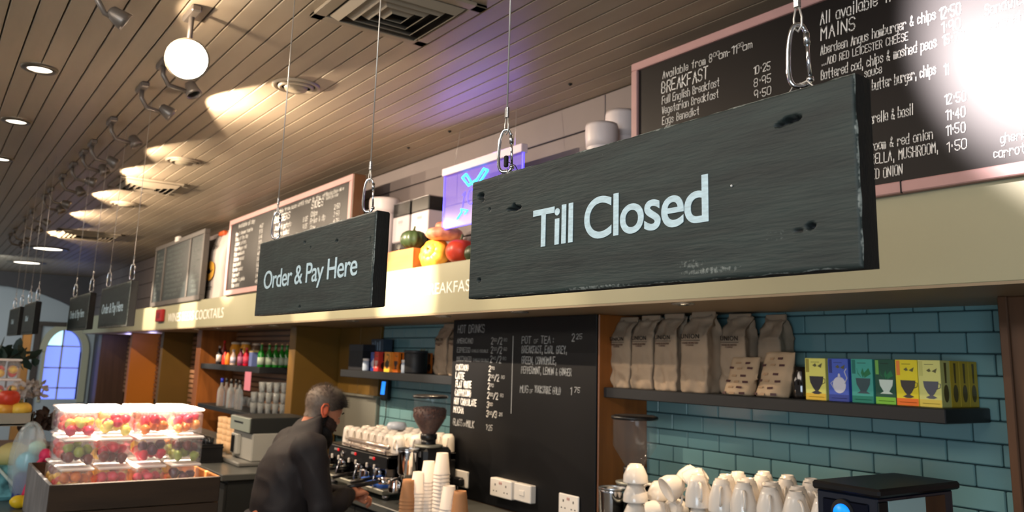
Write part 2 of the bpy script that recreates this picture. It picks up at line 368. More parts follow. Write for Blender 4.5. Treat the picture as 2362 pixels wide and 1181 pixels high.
# ------------------------------------------------------------------ ceiling fittings
M_ventw = mat('vent_paint', (150, 138, 120), 0.5)
M_ventd = mat('vent_dark', (14, 14, 13), 0.8)
def air_grille(cx, cy, s, label):
    t = thing('air_grille', label, 'vent', (cx, cy, 3.0))
    h = s/2
    fr = MB()
    for a, b in (((-h, -h), (h, -h+0.05)), ((-h, h-0.05), (h, h)), ((-h, -h), (-h+0.05, h)), ((h-0.05, -h), (h, h))):
        fr.box((a[0], a[1], -0.014), (b[0], b[1], 0.0), bev=0.003)
    fr.build('frame', M_ventw, t)
    MB().box((-h+0.04, -h+0.04, -0.003), (h-0.04, h-0.04, 0.0)).build('dark_throat', M_ventd, t)
    for k in range(4):                      # nested sloping blades on four sides
        o = h-0.06-k*0.043; i = o-0.026
        for r in range(4):
            R = Matrix.Rotation(r*PI/2, 4, 'Z')
            v = [(-o, -o, -0.012), (o, -o, -0.012), (i, -i, -0.036), (-i, -i, -0.036), (-o, -o, -0.009), (o, -o, -0.009), (i, -i, -0.033), (-i, -i, -0.033)]
            MB().add(v, [(0, 3, 2, 1), (4, 5, 6, 7), (0, 1, 5, 4), (2, 3, 7, 6), (1, 2, 6, 5), (3, 0, 4, 7)], M=R).build('blade', M_ventw, t)
    return t
air_grille(-2.76, 1.345, 0.50, 'large square air grille with nested slats at the top of the picture')
air_grille(-7.15, 1.38, 0.52, 'distant square air grille in the ceiling behind the track spotlights')
air_grille(-10.9, 1.5, 0.7, 'farthest square air grille, before the two white round lamps')
def round_vent(c, r, label):
    t = thing('round_vent', label, 'vent', c)
    MB().lathe([(r, 0), (r, -0.008), (r*0.93, -0.014), (r*0.84, -0.008), (r*0.8, -0.001)], 32, cap=False).build('rim', M_ventw, t)
    MB().lathe([(r*0.74, -0.002), (r*0.74, -0.014), (r*0.66, -0.02), (r*0.6, -0.012)], 32, cap=False).build('ring', M_ventw, t)
    MB().lathe([(r*0.82, -0.002), (0.001, -0.002)], 32, cap=False).build('dark_throat', M_ventd, t)
    MB().lathe([(r*0.5, -0.010), (r*0.46, -0.024), (0.001, -0.026)], 32, cap=False).build('disc', mat('vent_disc', (136, 126, 108), 0.4), t)
round_vent(at_z(683, 197, 2.999), 0.115, 'round ceiling vent between the second and third spotlight beams, nearest')
round_vent(at_z(424, 371, 2.999), 0.12, 'round ceiling vent beyond the nearest one, seen edge-on')
round_vent(at_z(290, 470, 2.999), 0.13, 'farthest round ceiling vent, small and dim')
M_lamp = mat('lamp_glow', (255, 244, 225), 0.5, emit=(255, 242, 222), es=3.2)
M_rim = mat('lamp_rim', (92, 84, 70), 0.35, metal=0.4)
def downlight(c, r, label, es=True):
    t = thing('recessed_downlight', label, 'light', c)
    MB().lathe([(r*1.55, 0), (r*1.5, -0.010), (r*1.1, -0.013), (r, -0.004)], 32, cap=False).build('rim', M_rim, t)
    MB().lathe([(r*1.02, -0.006), (0.001, -0.006)], 28, cap=False).build('lens', M_lamp, t)
downlight(at_z(92, 157, 2.999), 0.052, 'round recessed downlight with dark rim at upper left')
downlight(at_z(38, 278, 2.999), 0.052, 'round recessed downlight near the left edge, below the upper one')
downlight(at_z(2, 365, 2.999), 0.052, 'dark-rimmed downlight cut off by the left edge')
downlight(at_z(111, 573, 2.999), 0.17, 'oval white ceiling lamp far off, the right one of a pair')
downlight(at_z(62, 605, 2.999), 0.18, 'oval white ceiling lamp far off, the left one of a pair')
for q, nm in (((1315, 193), 'nearest, left of the big menu board'), ((1037, 302), 'above the oil tins'), ((942, 340), 'farthest, beyond the second one')):
    c = at_z(*q, 2.999)
    MB().lathe([(0.010, 0), (0.010, -0.004), (0.004, -0.010), (0.001, -0.011)], 12).build('sprinkler_button', M_ventd, None, c, label='small dark ceiling stud, '+nm, cat='stud', group='dark studs in the ceiling')
# track spotlights: curved arm from a ceiling plate, can head aimed at the menu boards
M_grey = mat('spot_grey', (120, 112, 104), 0.4, metal=0.5)
def track_spot(x, label, lit=True, y0=0.77, y1=0.94, facing=None, power=28, tilt=-0.545, cone=30, tint=(1.0, 0.80, 0.60)):
    t = thing('track_spotlight', label, 'spotlight', (x, y0, 3.0), group='spotlights along the ceiling track')
    MB().box((-0.075, -0.02, -0.028), (0.075, 0.02, 0), bev=0.006).build('ceiling_plate', M_grey, t)
    MB().tube([(0, 0, -0.02), (0.01, 0.0, -0.07), (0.0, 0.03, -0.11), (0.0, (y1-y0)*0.7, -0.125)], 0.011, 8).build('arm', M_grey, t)
    d = Vector(facing if facing else (0.0, 1, tilt)).normalized(); q = d.to_track_quat('Z', 'Y').to_matrix().to_4x4()
    hc = Vector((0, y1-y0-0.03, -0.12)); Mh = Matrix.Translation(hc) @ q @ Matrix.Scale(0.78, 4)
    hd = MB().lathe([(0.014, -0.07), (0.03, -0.06), (0.044, 0.0), (0.047, 0.022), (0.041, 0.022), (0.036, 0.008)], 20, M=Mh, cap=False).build('head', M_grey, t)
    MB().lathe([(0.038, 0.010), (0.001, 0.012)], 20, M=Mh, cap=False).build('lens', mat('spot_lens', (255, 240, 220), 0.4, emit=(255, 236, 210), es=14) if lit else M_glass, hd)
    if lit:
        p = Vector((x, y0, 3.0))+hc+d*0.03
        dd = Vector(facing) if facing else Vector((0, 1, tilt))
        light('SPOT', 'track_spot_beam', p, power, tint, p+dd, spot_size=math.radians(cone), spot_blend=0.6, shadow_soft_size=0.02)
        if not facing:
            light('SPOT', 'track_spot_spill', p, power*0.20, (1.0, 0.78, 0.56), p+Vector((0, 1, -0.55)), spot_size=math.radians(138), spot_blend=0.10, shadow_soft_size=0.012)
    return t
track_spot(-3.22, 'ceiling spotlight at the very top, throwing a wide warm fan', y0=0.38, y1=0.50, power=60)
track_spot(-4.40, 'spotlight nearest the round vent, its beam a broad fan', power=480)
track_spot(-5.86, 'third lit spotlight along the track, bright tip', power=150)
track_spot(-6.68, 'fourth lit spotlight along the track, beam scraping the planks', power=300, tilt=-0.27)
track_spot(-7.90, 'fifth lit spotlight, beam ending at the far air grille', power=380, tilt=-0.27)
track_spot(-11.0, 'distant lit spotlight with a short pale fan', power=330)
track_spot(-9.25, 'distant lit spotlight between two others', power=330)
track_spot(-1.62, 'spotlight above the big menu board, outside the picture', y0=0.75, y1=0.95, power=850, tint=(1.0, 0.87, 0.86), tilt=-0.30, facing=(0.98, 1.33, -0.18), cone=50)
track_spot(-3.95, 'unlit spotlight hanging on a curved arm below the glaring bulb', False, facing=(0.3, 0.3, -0.8))
for i_, x in enumerate((-5.2, -6.2, -7.2, -8.3, -9.9, -11.6)): track_spot(x, 'unlit grey spotlight on the ceiling track, %s nearest of the unlit row' % ORD[i_], False, facing=(0.2, 0.5, -0.8))
# glaring bulb facing the viewer
gb = at_z(432, 137, 2.80)
t = thing('glaring_spotlight', 'large glaring spotlight pointing straight at the viewer', 'spotlight', (gb.x, gb.y, 3.0))
dirc = (Vector((0, 0, CZ))-gb).normalized(); q = dirc.to_track_quat('Z', 'Y').to_matrix().to_4x4(); Mh = Matrix.Translation(gb-Vector((gb.x, gb.y, 3.0))) @ q
MB().box((-0.075, -0.02, -0.028), (0.075, 0.02, 0), bev=0.006).build('ceiling_plate', M_grey, t)
MB().tube([(0, 0, -0.02), Vector((0, 0, -0.1))-dirc*0.03, gb-Vector((gb.x, gb.y, 3.0))-dirc*0.06], 0.011, 8).build('arm', M_grey, t)
MB().lathe([(0.02, -0.09), (0.05, -0.07), (0.078, 0.0), (0.082, 0.012), (0.074, 0.012)], 28, M=Mh, cap=False).build('head', M_ventw, t)
MB().lathe([(0.076, 0.004), (0.05, 0.014), (0.001, 0.018)], 28, M=Mh, cap=False).build('lens', mat('glare_lens', (255, 245, 230), 0.4, emit=(255, 240, 220), es=30), t)
light('SPOT', 'glare_beam', gb+dirc*0.03, 20, (1.0, 0.84, 0.66), gb+dirc, spot_size=math.radians(70), spot_blend=0.8, shadow_soft_size=0.06)
# recessed lights of the soffit
for i, (qx, qy, es) in enumerate(((1575, 700, 1), (1198, 719, 0), (1022, 729, 1), (812, 740, 0), (650, 757, 1), (590, 757, 1), (535, 762, 1), (480, 764, 1))):
    c = at_z(qx, qy, 1.9295)
    if i > 3: c = Vector((c.x, min(c.y, 2.45), 1.9295)); c.x = (-7.0, -7.6, -8.6, -9.4)[i-4]
    labs = ('soffit light above the tall coffee bags on the right', 'soffit light above the drinks blackboard', 'soffit light left of the drinks blackboard',
            'soffit light above the box shelf, half way along', 'soffit light over the green bottles', 'soffit light over the juice jars', 'soffit light over the left end of the bar shelf', 'last soffit light before the far bays')
    t = thing('soffit_downlight', labs[i], 'light', c)
    MB().lathe([(0.045, 0), (0.044, -0.004), (0.034, -0.006), (0.028, -0.001)], 24, cap=False).build('rim', M_zinc, t)
    MB().lathe([(0.028, -0.002), (0.001, -0.002)], 24, cap=False).build('lens', mat('soffit_lens_on' if es else 'soffit_lens_dim', (255, 235, 205), 0.4, emit=(255, 228, 190), es=9 if es else 2.5), t)
    light('SPOT', 'soffit_beam', c+Vector((0, 0, -0.01)), (22 if es else 7)*(1 if i < 4 else 0.6), (1.0, 0.72, 0.44), c+Vector((0, 0.05, -1)), spot_size=math.radians(74), spot_blend=0.7, shadow_soft_size=0.02)
# violet and orange accent lights inside the far bays
light('POINT', 'far_bay_accent', (-14.5, 2.75, 1.85), 3.0, (0.55, 0.5, 1.0), shadow_soft_size=0.05)
light('POINT', 'far_bay_accent', (-12.6, 2.7, 1.85), 2.5, (0.6, 0.55, 1.0), shadow_soft_size=0.05)
# ------------------------------------------------------------------ hanging signs
def painted_sign_material():
    m = bpy.data.materials.new('dark_green_painted_plank'); m.use_nodes = True; nt = m.node_tree; b = nt.nodes['Principled BSDF']
    N = nt.nodes.new; L = nt.links.new
    tc = N('ShaderNodeTexCoord'); mp = N('ShaderNodeMapping'); mp.inputs['Scale'].default_value = (1.0, 1.0, 7.0); L(tc.outputs['Object'], mp.inputs['Vector'])
    n1 = N('ShaderNodeTexNoise'); n1.inputs['Scale'].default_value = 5; n1.inputs['Detail'].default_value = 8; L(mp.outputs['Vector'], n1.inputs['Vector'])
    r = N('ShaderNodeValToRGB'); r.color_ramp.elements[0].position = 0.3; r.color_ramp.elements[1].position = 0.75
    r.color_ramp.elements[0].color = (*S((25, 34, 33)), 1); r.color_ramp.elements[1].color = (*S((44, 57, 54)), 1); L(n1.outputs['Fac'], r.inputs['Fac'])
    at = N('ShaderNodeAttribute'); at.attribute_name = 'wear_and_pits'; sp = N('ShaderNodeSeparateColor'); L(at.outputs['Color'], sp.inputs['Color'])
    nw = N('ShaderNodeTexNoise'); nw.inputs['Scale'].default_value = 180; L(tc.outputs['Object'], nw.inputs['Vector'])
    gt = N('ShaderNodeMath'); gt.operation = 'MULTIPLY'; L(nw.outputs['Fac'], gt.inputs[0]); L(sp.outputs['Red'], gt.inputs[1])
    rm = N('ShaderNodeMapRange'); rm.inputs['From Min'].default_value = 0.28; rm.inputs['From Max'].default_value = 0.5; L(gt.outputs[0], rm.inputs['Value'])
    m1 = N('ShaderNodeMix'); m1.data_type = 'RGBA'; L(rm.outputs['Result'], m1.inputs['Factor']); L(r.outputs['Color'], m1.inputs['A']); m1.inputs['B'].default_value = (*S((132, 138, 132)), 1)
    m2 = N('ShaderNodeMix'); m2.data_type = 'RGBA'; L(sp.outputs['Green'], m2.inputs['Factor']); L(m1.outputs['Result'], m2.inputs['A']); m2.inputs['B'].default_value = (*S((8, 9, 9)), 1)
    L(m2.outputs['Result'], b.inputs['Base Color']); b.inputs['Roughness'].default_value = 0.62
    n3 = N('ShaderNodeTexNoise'); n3.inputs['Scale'].default_value = 60; n3.inputs['Detail'].default_value = 6; mp2 = N('ShaderNodeMapping'); mp2.inputs['Scale'].default_value = (0.35, 1, 3.0)
    L(tc.outputs['Object'], mp2.inputs['Vector']); L(mp2.outputs['Vector'], n3.inputs['Vector'])
    bp = N('ShaderNodeBump'); bp.inputs['Strength'].default_value = 0.7; bp.inputs['Distance'].default_value = 0.002; L(n3.outputs['Fac'], bp.inputs['Height']); L(bp.outputs['Normal'], b.inputs['Normal'])
    return m
M_sign = painted_sign_material()
M_edge = mat('sign_end_grain', (15, 16, 15), 0.8, bump=0.4, bscale=90, stretch=(1, 3, 1))
M_lett = mat('pale_blue_white_lettering', (190, 214, 222), 0.6, var=0.16, vscale=60, stretch=(1, 1, 4))
SZ0, SZ1, STH = 1.812, 2.038, 0.040
def sign_plank(name, x0, x1, y0, pits, scuffs, nx, nz, label, z0=SZ0, z1=SZ1):
    W, H = x1-x0, z1-z0
    xs = np.linspace(0, W, nx); zs_ = np.linspace(0, H, nz); X, Z = np.meshgrid(xs, zs_)
    Y = np.zeros_like(X); wear_and_pits = np.zeros_like(X); dark = np.zeros_like(X)
    ed = np.minimum(np.minimum(X, W-X), np.minimum(Z, H-Z))
    rag = np.array([[noise.noise((X[j, i]*40, Z[j, i]*40, x0)) for i in range(nx)] for j in range(nz)]) if nx > 60 else np.zeros_like(X)
    Y += np.clip((0.0045-ed)/0.0045, 0, 1)**2*0.003+rag*0.0004
    wear_and_pits = np.clip((0.0028+rag*0.003-ed)/0.003, 0, 1)*1.0
    for (cx, cz, rx, rz, dp) in pits:
        d = np.sqrt(((X-(cx-x0))/rx)**2+((Z-(cz-z0))/rz)**2)+rag*0.35
        s = np.clip((1.0-d)/0.3, 0, 1); Y += s*dp; dark = np.maximum(dark, s)  # pit floors blackened too, adding painted shade to their real depth
        wear_and_pits = np.maximum(wear_and_pits, np.clip(1-np.abs(d-1.12)/0.14, 0, 1)*0.7*(Z < cz-z0))  # paler ring along the lower half of each pit
    for (cx, cz, rx, rz, a) in scuffs:
        d = ((X-(cx-x0))/rx)**2+((Z-(cz-z0))/rz)**2
        wear_and_pits = np.maximum(wear_and_pits, np.clip(1-d, 0, 1)*a)
    XX = X + np.where((X <= 0) | (X >= W), rag*0.0016, 0); ZZ = Z+np.where((Z <= 0) | (Z >= H), rag*0.0016, 0)
    v = [(XX[j, i], Y[j, i], ZZ[j, i]) for j in range(nz) for i in range(nx)]
    f = [(j*nx+i, j*nx+i+1, (j+1)*nx+i+1, (j+1)*nx+i) for j in range(nz-1) for i in range(nx-1)]; nf = len(f)
    # sides and back with rounded back edges
    rim = [i for i in range(nx)]+[j*nx+nx-1 for j in range(1, nz)]+[(nz-1)*nx+i for i in range(nx-2, -1, -1)]+[j*nx for j in range(nz-2, 0, -1)]
    n = len(rim); prev = rim
    for yy, ins in ((STH*0.5, 0.0), (STH*0.85, 0.001), (STH*0.97, 0.004), (STH, 0.009)):
        st = len(v)
        for q in rim:
            x, _, z = v[q]; x = min(max(x, ins), W-ins) if (x < ins or x > W-ins) else x; z = min(max(z, ins), H-ins) if (z < ins or z > H-ins) else z
            v.append((x, yy, z))
        cur = list(range(st, st+n))
        for i in range(n): f.append((prev[i], cur[i], cur[(i+1) % n], prev[(i+1) % n]))
        prev = cur
    f.append(tuple(prev[::-1]))
    me = bpy.data.meshes.new('plank'); me.from_pydata(v, [], [q[::1] for q in f]); me.materials.append(M_sign); me.materials.append(M_edge)
    mi = [0]*nf+[1]*(len(f)-nf)
    # the top edge keeps the front paint
    me.polygons.foreach_set('material_index', mi)
    ca = me.color_attributes.new('wear_and_pits', 'FLOAT_COLOR', 'POINT'); arr = np.zeros((len(v), 4)); arr[:, 3] = 1
    arr[:nx*nz, 0] = wear_and_pits.ravel(); arr[:nx*nz, 1] = dark.ravel(); ca.data.foreach_set('color', arr.ravel())
    me.polygons.foreach_set('use_smooth', [i < nf for i in range(len(f))]); me.update()
    t = thing(name, label, 'sign', (x0, y0, z0)); link('plank', me, t); return t
YS_ = 0.85
tl = sign_plank('hanging_sign', -1.371, -0.545, YS_, [(-1.336, 2.006, 0.011, 0.006, 0.012), (-1.331, 1.997, 0.006, 0.003, 0.012), (-1.226, 1.9675, 0.024, 0.0042, 0.014), (-1.226, 1.972, 0.006, 0.004, 0.012),
        (-1.306, 1.976, 0.004, 0.003, 0.006), (-1.333, 1.845, 0.007, 0.0045, 0.01), (-0.629, 2.001, 0.016, 0.005, 0.012), (-0.6105, 1.8655, 0.009, 0.0055, 0.012), (-0.648, 1.998, 0.010, 0.003, 0.008), (-0.628, 1.862, 0.01, 0.002, 0.004)],
        [(-0.66, 1.86, 0.05, 0.014, 0.55), (-0.77, 1.824, 0.10, 0.008, 0.75), (-0.80, 1.835, 0.05, 0.012, 0.65), (-1.0, 1.815, 0.12, 0.004, 0.8), (-0.98, 2.02, 0.05, 0.01, 0.5), (-0.70, 1.89, 0.02, 0.016, 0.5), (-1.27, 2.03, 0.04, 0.006, 0.6), (-1.22, 1.835, 0.05, 0.012, 0.35)], 420, 116, 'nearest dark green hanging plank sign reading Till Closed')
text_mesh('lettering', 'Till Closed', 0.398, 0.067, M_lett, tl, (0.206, -0.0003, 0.079), off=0.013, spacing=0.92)
MB().sphere((0.644, -0.001, 0.120), (0.0016, 0.0016, 0.0016), n=8, m=6).build('nail', M_white, tl, label='tiny white nail head')
orr = sign_plank('hanging_sign', -2.618, -1.794, YS_, [(-2.235, 2.004, 0.009, 0.004, 0.012), (-2.015, 1.986, 0.010, 0.0035, 0.012), (-2.19, 1.985, 0.004, 0.003, 0.008), (-2.24, 1.826, 0.008, 0.0035, 0.012), (-1.815, 1.97, 0.004, 0.008, 0.003)],
        [(-2.22, 1.99, 0.03, 0.012, 0.4), (-1.80, 1.93, 0.006, 0.09, 0.7), (-2.5, 2.036, 0.3, 0.003, 0.6), (-2.3, 1.813, 0.25, 0.003, 0.5)], 300, 84, 'dark green hanging plank sign reading Order & Pay Here, nearest to Till Closed')
text_mesh('lettering', 'Order & Pay Here', 0.672, 0.056, M_lett, orr, (0.069, -0.0003, 0.079), off=0.006, spacing=0.92)
s3 = sign_plank('hanging_sign', -5.40, -4.575, YS_, [], [], 30, 10, 'blurred third hanging plank sign, behind Order & Pay Here')
text_mesh('lettering', 'Order & Pay Here', 0.60, 0.056, M_lett, s3, (0.10, -0.0003, 0.079), off=0.006, spacing=0.92)
s4 = sign_plank('hanging_sign', -6.62, -5.795, YS_, [], [], 30, 10, 'blurred fourth hanging plank sign, partly behind the third')
text_mesh('lettering', 'Order & Pay Here', 0.60, 0.056, M_lett, s4, (0.10, -0.0003, 0.079), off=0.006, spacing=0.92)
s5 = sign_plank('hanging_sign', -7.10, -6.40, 0.62, [], [], 30, 10, 'small far sign above the brown post, the right one of two', 1.78, 1.995)
s6 = sign_plank('hanging_sign', -8.26, -7.42, 0.62, [], [], 30, 10, 'small far sign at the left edge, the left one of two', 1.78, 1.995)
text_mesh('lettering', 'Till Closed', 0.18, 0.04, M_lett, s5, (0.2, -0.0003, 0.09)); text_mesh('lettering', 'Till Closed', 0.2, 0.04, M_lett, s6, (0.3, -0.0003, 0.09))
# cable, ferrule, loop; carabiner; wire eye
def hang(x, y, ztop, label_c, label_k, fine=True, ties=()):
    n = 10 if fine else 6
    t = thing('suspension_cable', label_c, 'cable', (x, y, ztop))
    MB().tube([(0, 0, 0.128), (0, 0, 3.0-ztop)], 0.0016, n).build('wire', M_wire, t)
    MB().box((-0.0044, -0.0030, 0.112), (0.0044, 0.0030, 0.134), bev=0.0012).build('ferrule', M_zinc, t)
    MB().tube([(0.0022, 0, 0.114), (0.006, 0, 0.098), (0.0055, 0, 0.086), (0, 0, 0.080), (-0.0055, 0, 0.086), (-0.006, 0, 0.098), (-0.0022, 0, 0.114)], 0.0014, n).build('loop', M_wire, t)
    k = thing('carabiner', label_k, 'carabiner', (x, y, ztop), (0, 0, 0.82))
    # pear shaped body in the XZ plane
    P = []
    for i in range(33):
        a = 2*PI*i/32
        zz = 0.048+0.040*math.cos(a); hw = 0.0085+0.0075*(1-(zz-0.008)/0.08)
        P.append((math.sin(a)*hw*(1 if abs(math.sin(a)) > 0 else 0), 0, zz))
    def pear(a0, a1, m_=24):
        out = []
        for i in range(m_+1):
            a = a0+(a1-a0)*i/m_; c, s_ = math.cos(a), math.sin(a)
            zz = 0.048+0.041*(abs(c)**0.75)*(1 if c > 0 else -1); hw = 0.0105+0.0055*(0.5-0.5*c)
            out.append((s_*(abs(s_)**-0.35 if abs(s_) > 0.02 else 1)*hw, 0, zz))
        return out
    MB().tube(pear(0.75*PI, 2.28*PI, 28), 0.0031, n).build('body', M_chrome, k)
    g0, g1 = pear(0.75*PI, 0.75*PI, 1)[0], pear(0.28*PI, 0.28*PI, 1)[0]
    MB().tube([g0, g1], 0.0024, n).build('gate', M_chrome, k)
    a, b = Vector(g1), Vector(g0); MB().tube([a+(b-a)*0.0, a+(b-a)*0.25], 0.0040, n).build('gate_sleeve', M_zinc, k)
    MB().lathe([(0.0044, -0.003), (0.0048, 0), (0.0044, 0.003)], n, M=Matrix.Translation(g0)).build('hinge', M_zinc, k)
    return t, k
lc = ('left cable of the Order & Pay Here sign', 'right cable of the Order & Pay Here sign', 'left cable of the Till Closed sign', 'right cable of the Till Closed sign')
for i, x in enumerate((-2.535, -1.880, -1.285, -0.631)):
    hang(x, 0.869, 2.040, lc[i]+', thin steel with a crimped ferrule', 'chrome carabiner on the '+lc[i])
# wire ties from the carabiner to the plank tops (parts of the signs)
def tie(sign, x, dxs, m=M_wire):
    mb = MB()
    for dx, top in dxs: mb.tube([(x+dx-sign.location.x, 0.0189, SZ1-SZ0-0.003), (x+dx*0.4-sign.location.x, 0.0189, 0.014+SZ1-SZ0), (x-sign.location.x, 0.019, 0.012+SZ1-SZ0)], 0.0012, 6)
    mb.build('wire_eye', m, sign)
tie(orr, -2.535, ((0.006, 0), (-0.03, 0))); tie(orr, -1.880, ((0.014, 0), (-0.016, 0))); tie(tl, -1.285, ((0.012, 0), (-0.016, 0))); tie(tl, -0.631, ((0.026, 0), (-0.022, 0), (0.001, 0)))
MB().box((-0.004, -0.004, -0.010), (0.004, 0.004, 0.012), bev=0.002).tube([(0.004, 0, 0), (0.03, 0, -0.012), (0.045, 0, -0.03)], 0.0009, 6).build('cable_tie', M_blackm, None, (-1.283, 0.869, 2.066), label='short black cable tie on the carabiner above Till Closed', cat='cable tie')
for i, (x, y, zt, nm) in enumerate(((-5.30, 0.869, 2.040, 'left, third sign'), (-4.66, 0.869, 2.040, 'right, third sign'), (-6.55, 0.869, 2.04, 'left, fourth sign'), (-5.88, 0.869, 2.04, 'right, fourth sign'),
                        (-6.98, 0.64, 1.997, 'left, near one of the two farthest signs'), (-6.5, 0.64, 1.997, 'right, near one of the two farthest signs'), (-8.1, 0.64, 1.997, 'left, farthest sign'), (-7.55, 0.64, 1.997, 'right, farthest sign'))):
    hang(x, y, zt, 'blurred thin cable: '+nm, 'small blurred carabiner: '+nm, False)
# ------------------------------------------------------------------ menu boards on the fascia
def menu_board(x0, x1, z0, z1, label, mats=(M_frame, M_board), y=2.28, depth=0.05, fw=0.03, rails=(), name='menu_board'):
    t = thing(name, label, 'menu board', (x0, y, z0)); W, H = x1-x0, z1-z0
    MB().box((fw*0.6, 0.006, fw*0.6), (W-fw*0.6, depth-0.004, H-fw*0.6)).build('panel', mats[1], t)
    for a, b in (((0, 0), (W, fw)), ((0, H-fw), (W, H)), ((0, fw), (fw, H-fw)), ((W-fw, fw), (W, H-fw))):
        MB().box((a[0], -0.006, a[1]), (b[0], depth, b[1]), bev=0.003).build('frame_rail', mats[0], t)
    for r in rails: MB().box((r-fw/2, -0.006, fw), (r+fw/2, depth-0.01, H-fw), bev=0.003).build('divider', mats[0], t)
    return t
def units(s_): return sum(0.8 if c == ' ' else (0.55 if c in "Ii.l,:'~1" else 1) for c in s_)
def write(t, lines, m=M_chalk, yoff=0.0055, th=0.10, name='lettering', **kw):
    """lines: (text, x, z, cap height, advance) in world x,z on the board's front"""
    for (s, x, z, h, adv) in lines:
        if adv < 0: adv = (adv-x)/(units(s)-0.25)          # negative: world x where the line ends
        mb = MB(); strokes(mb, s, x-t.location.x, z-t.location.z, h, adv, th=th, M=Matrix.Translation((0, yoff, 0)), **kw); mb.build(name, m, t)
b1 = menu_board(-2.462, 0.35, 2.206, 2.912, 'large framed menu board headed Breakfast and Mains behind the Till Closed sign', fw=0.034)
MB().box((1.135, -0.008, -0.002), (1.139, 0.0, 0.036)).build('frame_joint', M_blackm, b1)
write(b1, [('Available from 8', -2.29, 2.806, 0.030, at_y(1640, 135, 2.28).x), ('~', at_y(1636, 130, 2.28).x, 2.806, 0.026, 0.012), ('00', at_y(1643, 125, 2.28).x, 2.822, 0.016, at_y(1657, 125, 2.28).x), ('am', at_y(1656, 130, 2.28).x, 2.806, 0.030, at_y(1676, 130, 2.28).x), ('-', at_y(1678, 125, 2.28).x, 2.806, 0.026, 0.012),
 ('11', at_y(1685, 120, 2.28).x, 2.806, 0.030, at_y(1697, 120, 2.28).x), ('30', at_y(1699, 112, 2.28).x, 2.822, 0.016, at_y(1712, 112, 2.28).x), ('am', at_y(1711, 112, 2.28).x, 2.806, 0.028, at_y(1733, 110, 2.28).x),
 ('BREAKFAST', -2.297, 2.747, 0.046, -2.058), ('Full English Breakfast', -2.295, 2.703, 0.031, -2.003), ('Vegetarian Breakfast', -2.296, 2.662, 0.030, -2.008), ('Eggs Benedict', -2.294, 2.620, 0.030, -2.103),
 ('10~25', -1.848, 2.704, 0.028, -1.776), ('8~95', -1.848, 2.660, 0.028, -1.776), ('9~50', -1.848, 2.617, 0.028, -1.776), ('8~95', -1.848, 2.575, 0.028, 0.0165),
 ('All available from 11~30am', -1.574, 2.800, 0.040, -1.15), ('MAINS', -1.573, 2.748, 0.042, -1.452),
 ('Aberdeen Angus hamburger & chips', -1.577, 2.698, 0.031, -1.197), ('...ADD RED LEICESTER CHEESE', -1.576, 2.661, 0.024, -1.283), ('Battered cod, chips & mashed peas', -1.580, 2.614, 0.032, -1.200), ('sauce', -1.428, 2.583, 0.028, -1.370),
 ('butter burger, chips', -1.404, 2.535, 0.032, -1.208), ('Peanut', -1.50, 2.535, 0.032, -1.42), ('arella & basil', -1.417, 2.432, 0.032, -1.282), ('Mozz', -1.48, 2.432, 0.032, -1.425), ('room & red onion', -1.420, 2.349, 0.030, -1.229), ('Mush', -1.49, 2.349, 0.03, -1.43),
 ('RELLA, MUSHROOM,', -1.421, 2.307, 0.030, -1.216), ('ED ONION', -1.422, 2.261, 0.030, -1.325),
 ('12~50', -1.186, 2.690, 0.034, 0.0155), ('1~90', -1.182, 2.650, 0.030, 0.0185), ('15~70', -1.182, 2.612, 0.028, 0.0155), ('11', -1.184, 2.525, 0.030, 0.014), ('12~50', -1.188, 2.438, 0.028, 0.0155), ('11~40', -1.187, 2.393, 0.028, 0.0155), ('11~50', -1.190, 2.350, 0.028, 0.0155), ('1~50', -1.190, 2.302, 0.028, 0.0190),
 ('Sandwiches', -1.061, 2.662, 0.030, 0.015), ('served with', -1.061, 2.62, 0.028, 0.015), ('gherkins', -1.048, 2.300, 0.024, 0.0135), ('carrot, houmous', -1.068, 2.262, 0.026, 0.0135)], th=0.085)
b2 = menu_board(-7.93, -5.197, 2.206, 2.905, 'framed menu board with a bright reflection behind the Order & Pay Here sign', fw=0.045)
MB().box((2.733, 0, -0.0), (2.745, 0.09, 0.7), bev=0.004).build('side_return', M_wooddk, b2)
L2 = [('Available all day', -7.68, 2.81, 0.034, 0.032)]
rw = random.Random(3)
words = ('Ham & cheese toastie', 'Soup of the day', 'Jacket potato', 'Fish finger roll', 'Club sandwich', 'Chicken salad', 'Beef chilli', 'Garden salad', 'Tuna melt', 'Cheddar & pickle', 'Side salad', 'Fruit bowl')
for i in range(11):
    wd = words[i % len(words)]; L2 += [(wd, -7.74, 2.745-i*0.047, 0.030, 0.025), ('%d~%d5' % (4+i % 5, 2+i % 7), -7.08, 2.745-i*0.047, 0.030, 0.025)]
L2 += [('Available from noon until four in the afternoon', -6.75, 2.815, 0.030, 0.0300), ('BURGERS', -6.72, 2.745, 0.050, 0.052)]
for i in range(7): L2 += [(words[(i*5+2) % 12], -6.70, 2.68-i*0.055, 0.036, 0.030), ('%d~%d5' % (8+i % 4, 2+i), -6.08, 2.68-i*0.055, 0.032, 0.028)]
L2 += [('SIDES', -5.93, 2.76, 0.050, 0.052)]
for i in range(9): L2 += [(('Chips', 'Fries & dip', 'Slaw', 'Onion rings', 'Beans', 'Garlic bread', 'Salad', 'Olives', 'Rice')[i], -5.93, 2.70-i*0.052, 0.036, 0.030), ('%d~%d0' % (2+i % 3, 5+i % 4), -5.50, 2.70-i*0.052, 0.032, 0.030)]
L2 += [('Allergies? Please ask us', -5.66, 2.82, 0.022, 0.0145), ('before you order', -5.66, 2.79, 0.022, 0.0145)]
write(b2, L2, th=0.15)
M_navy = mat('slate_board', (40, 48, 50), 0.5)
b3 = menu_board(-10.93, -8.77, 2.206, 2.93, 'set of three dark slate menu panels far along the wall, dim', mats=(mat('grey_frame', (84, 80, 77), 0.5), M_navy), fw=0.05, rails=(0.50, 1.62))
L3 = []
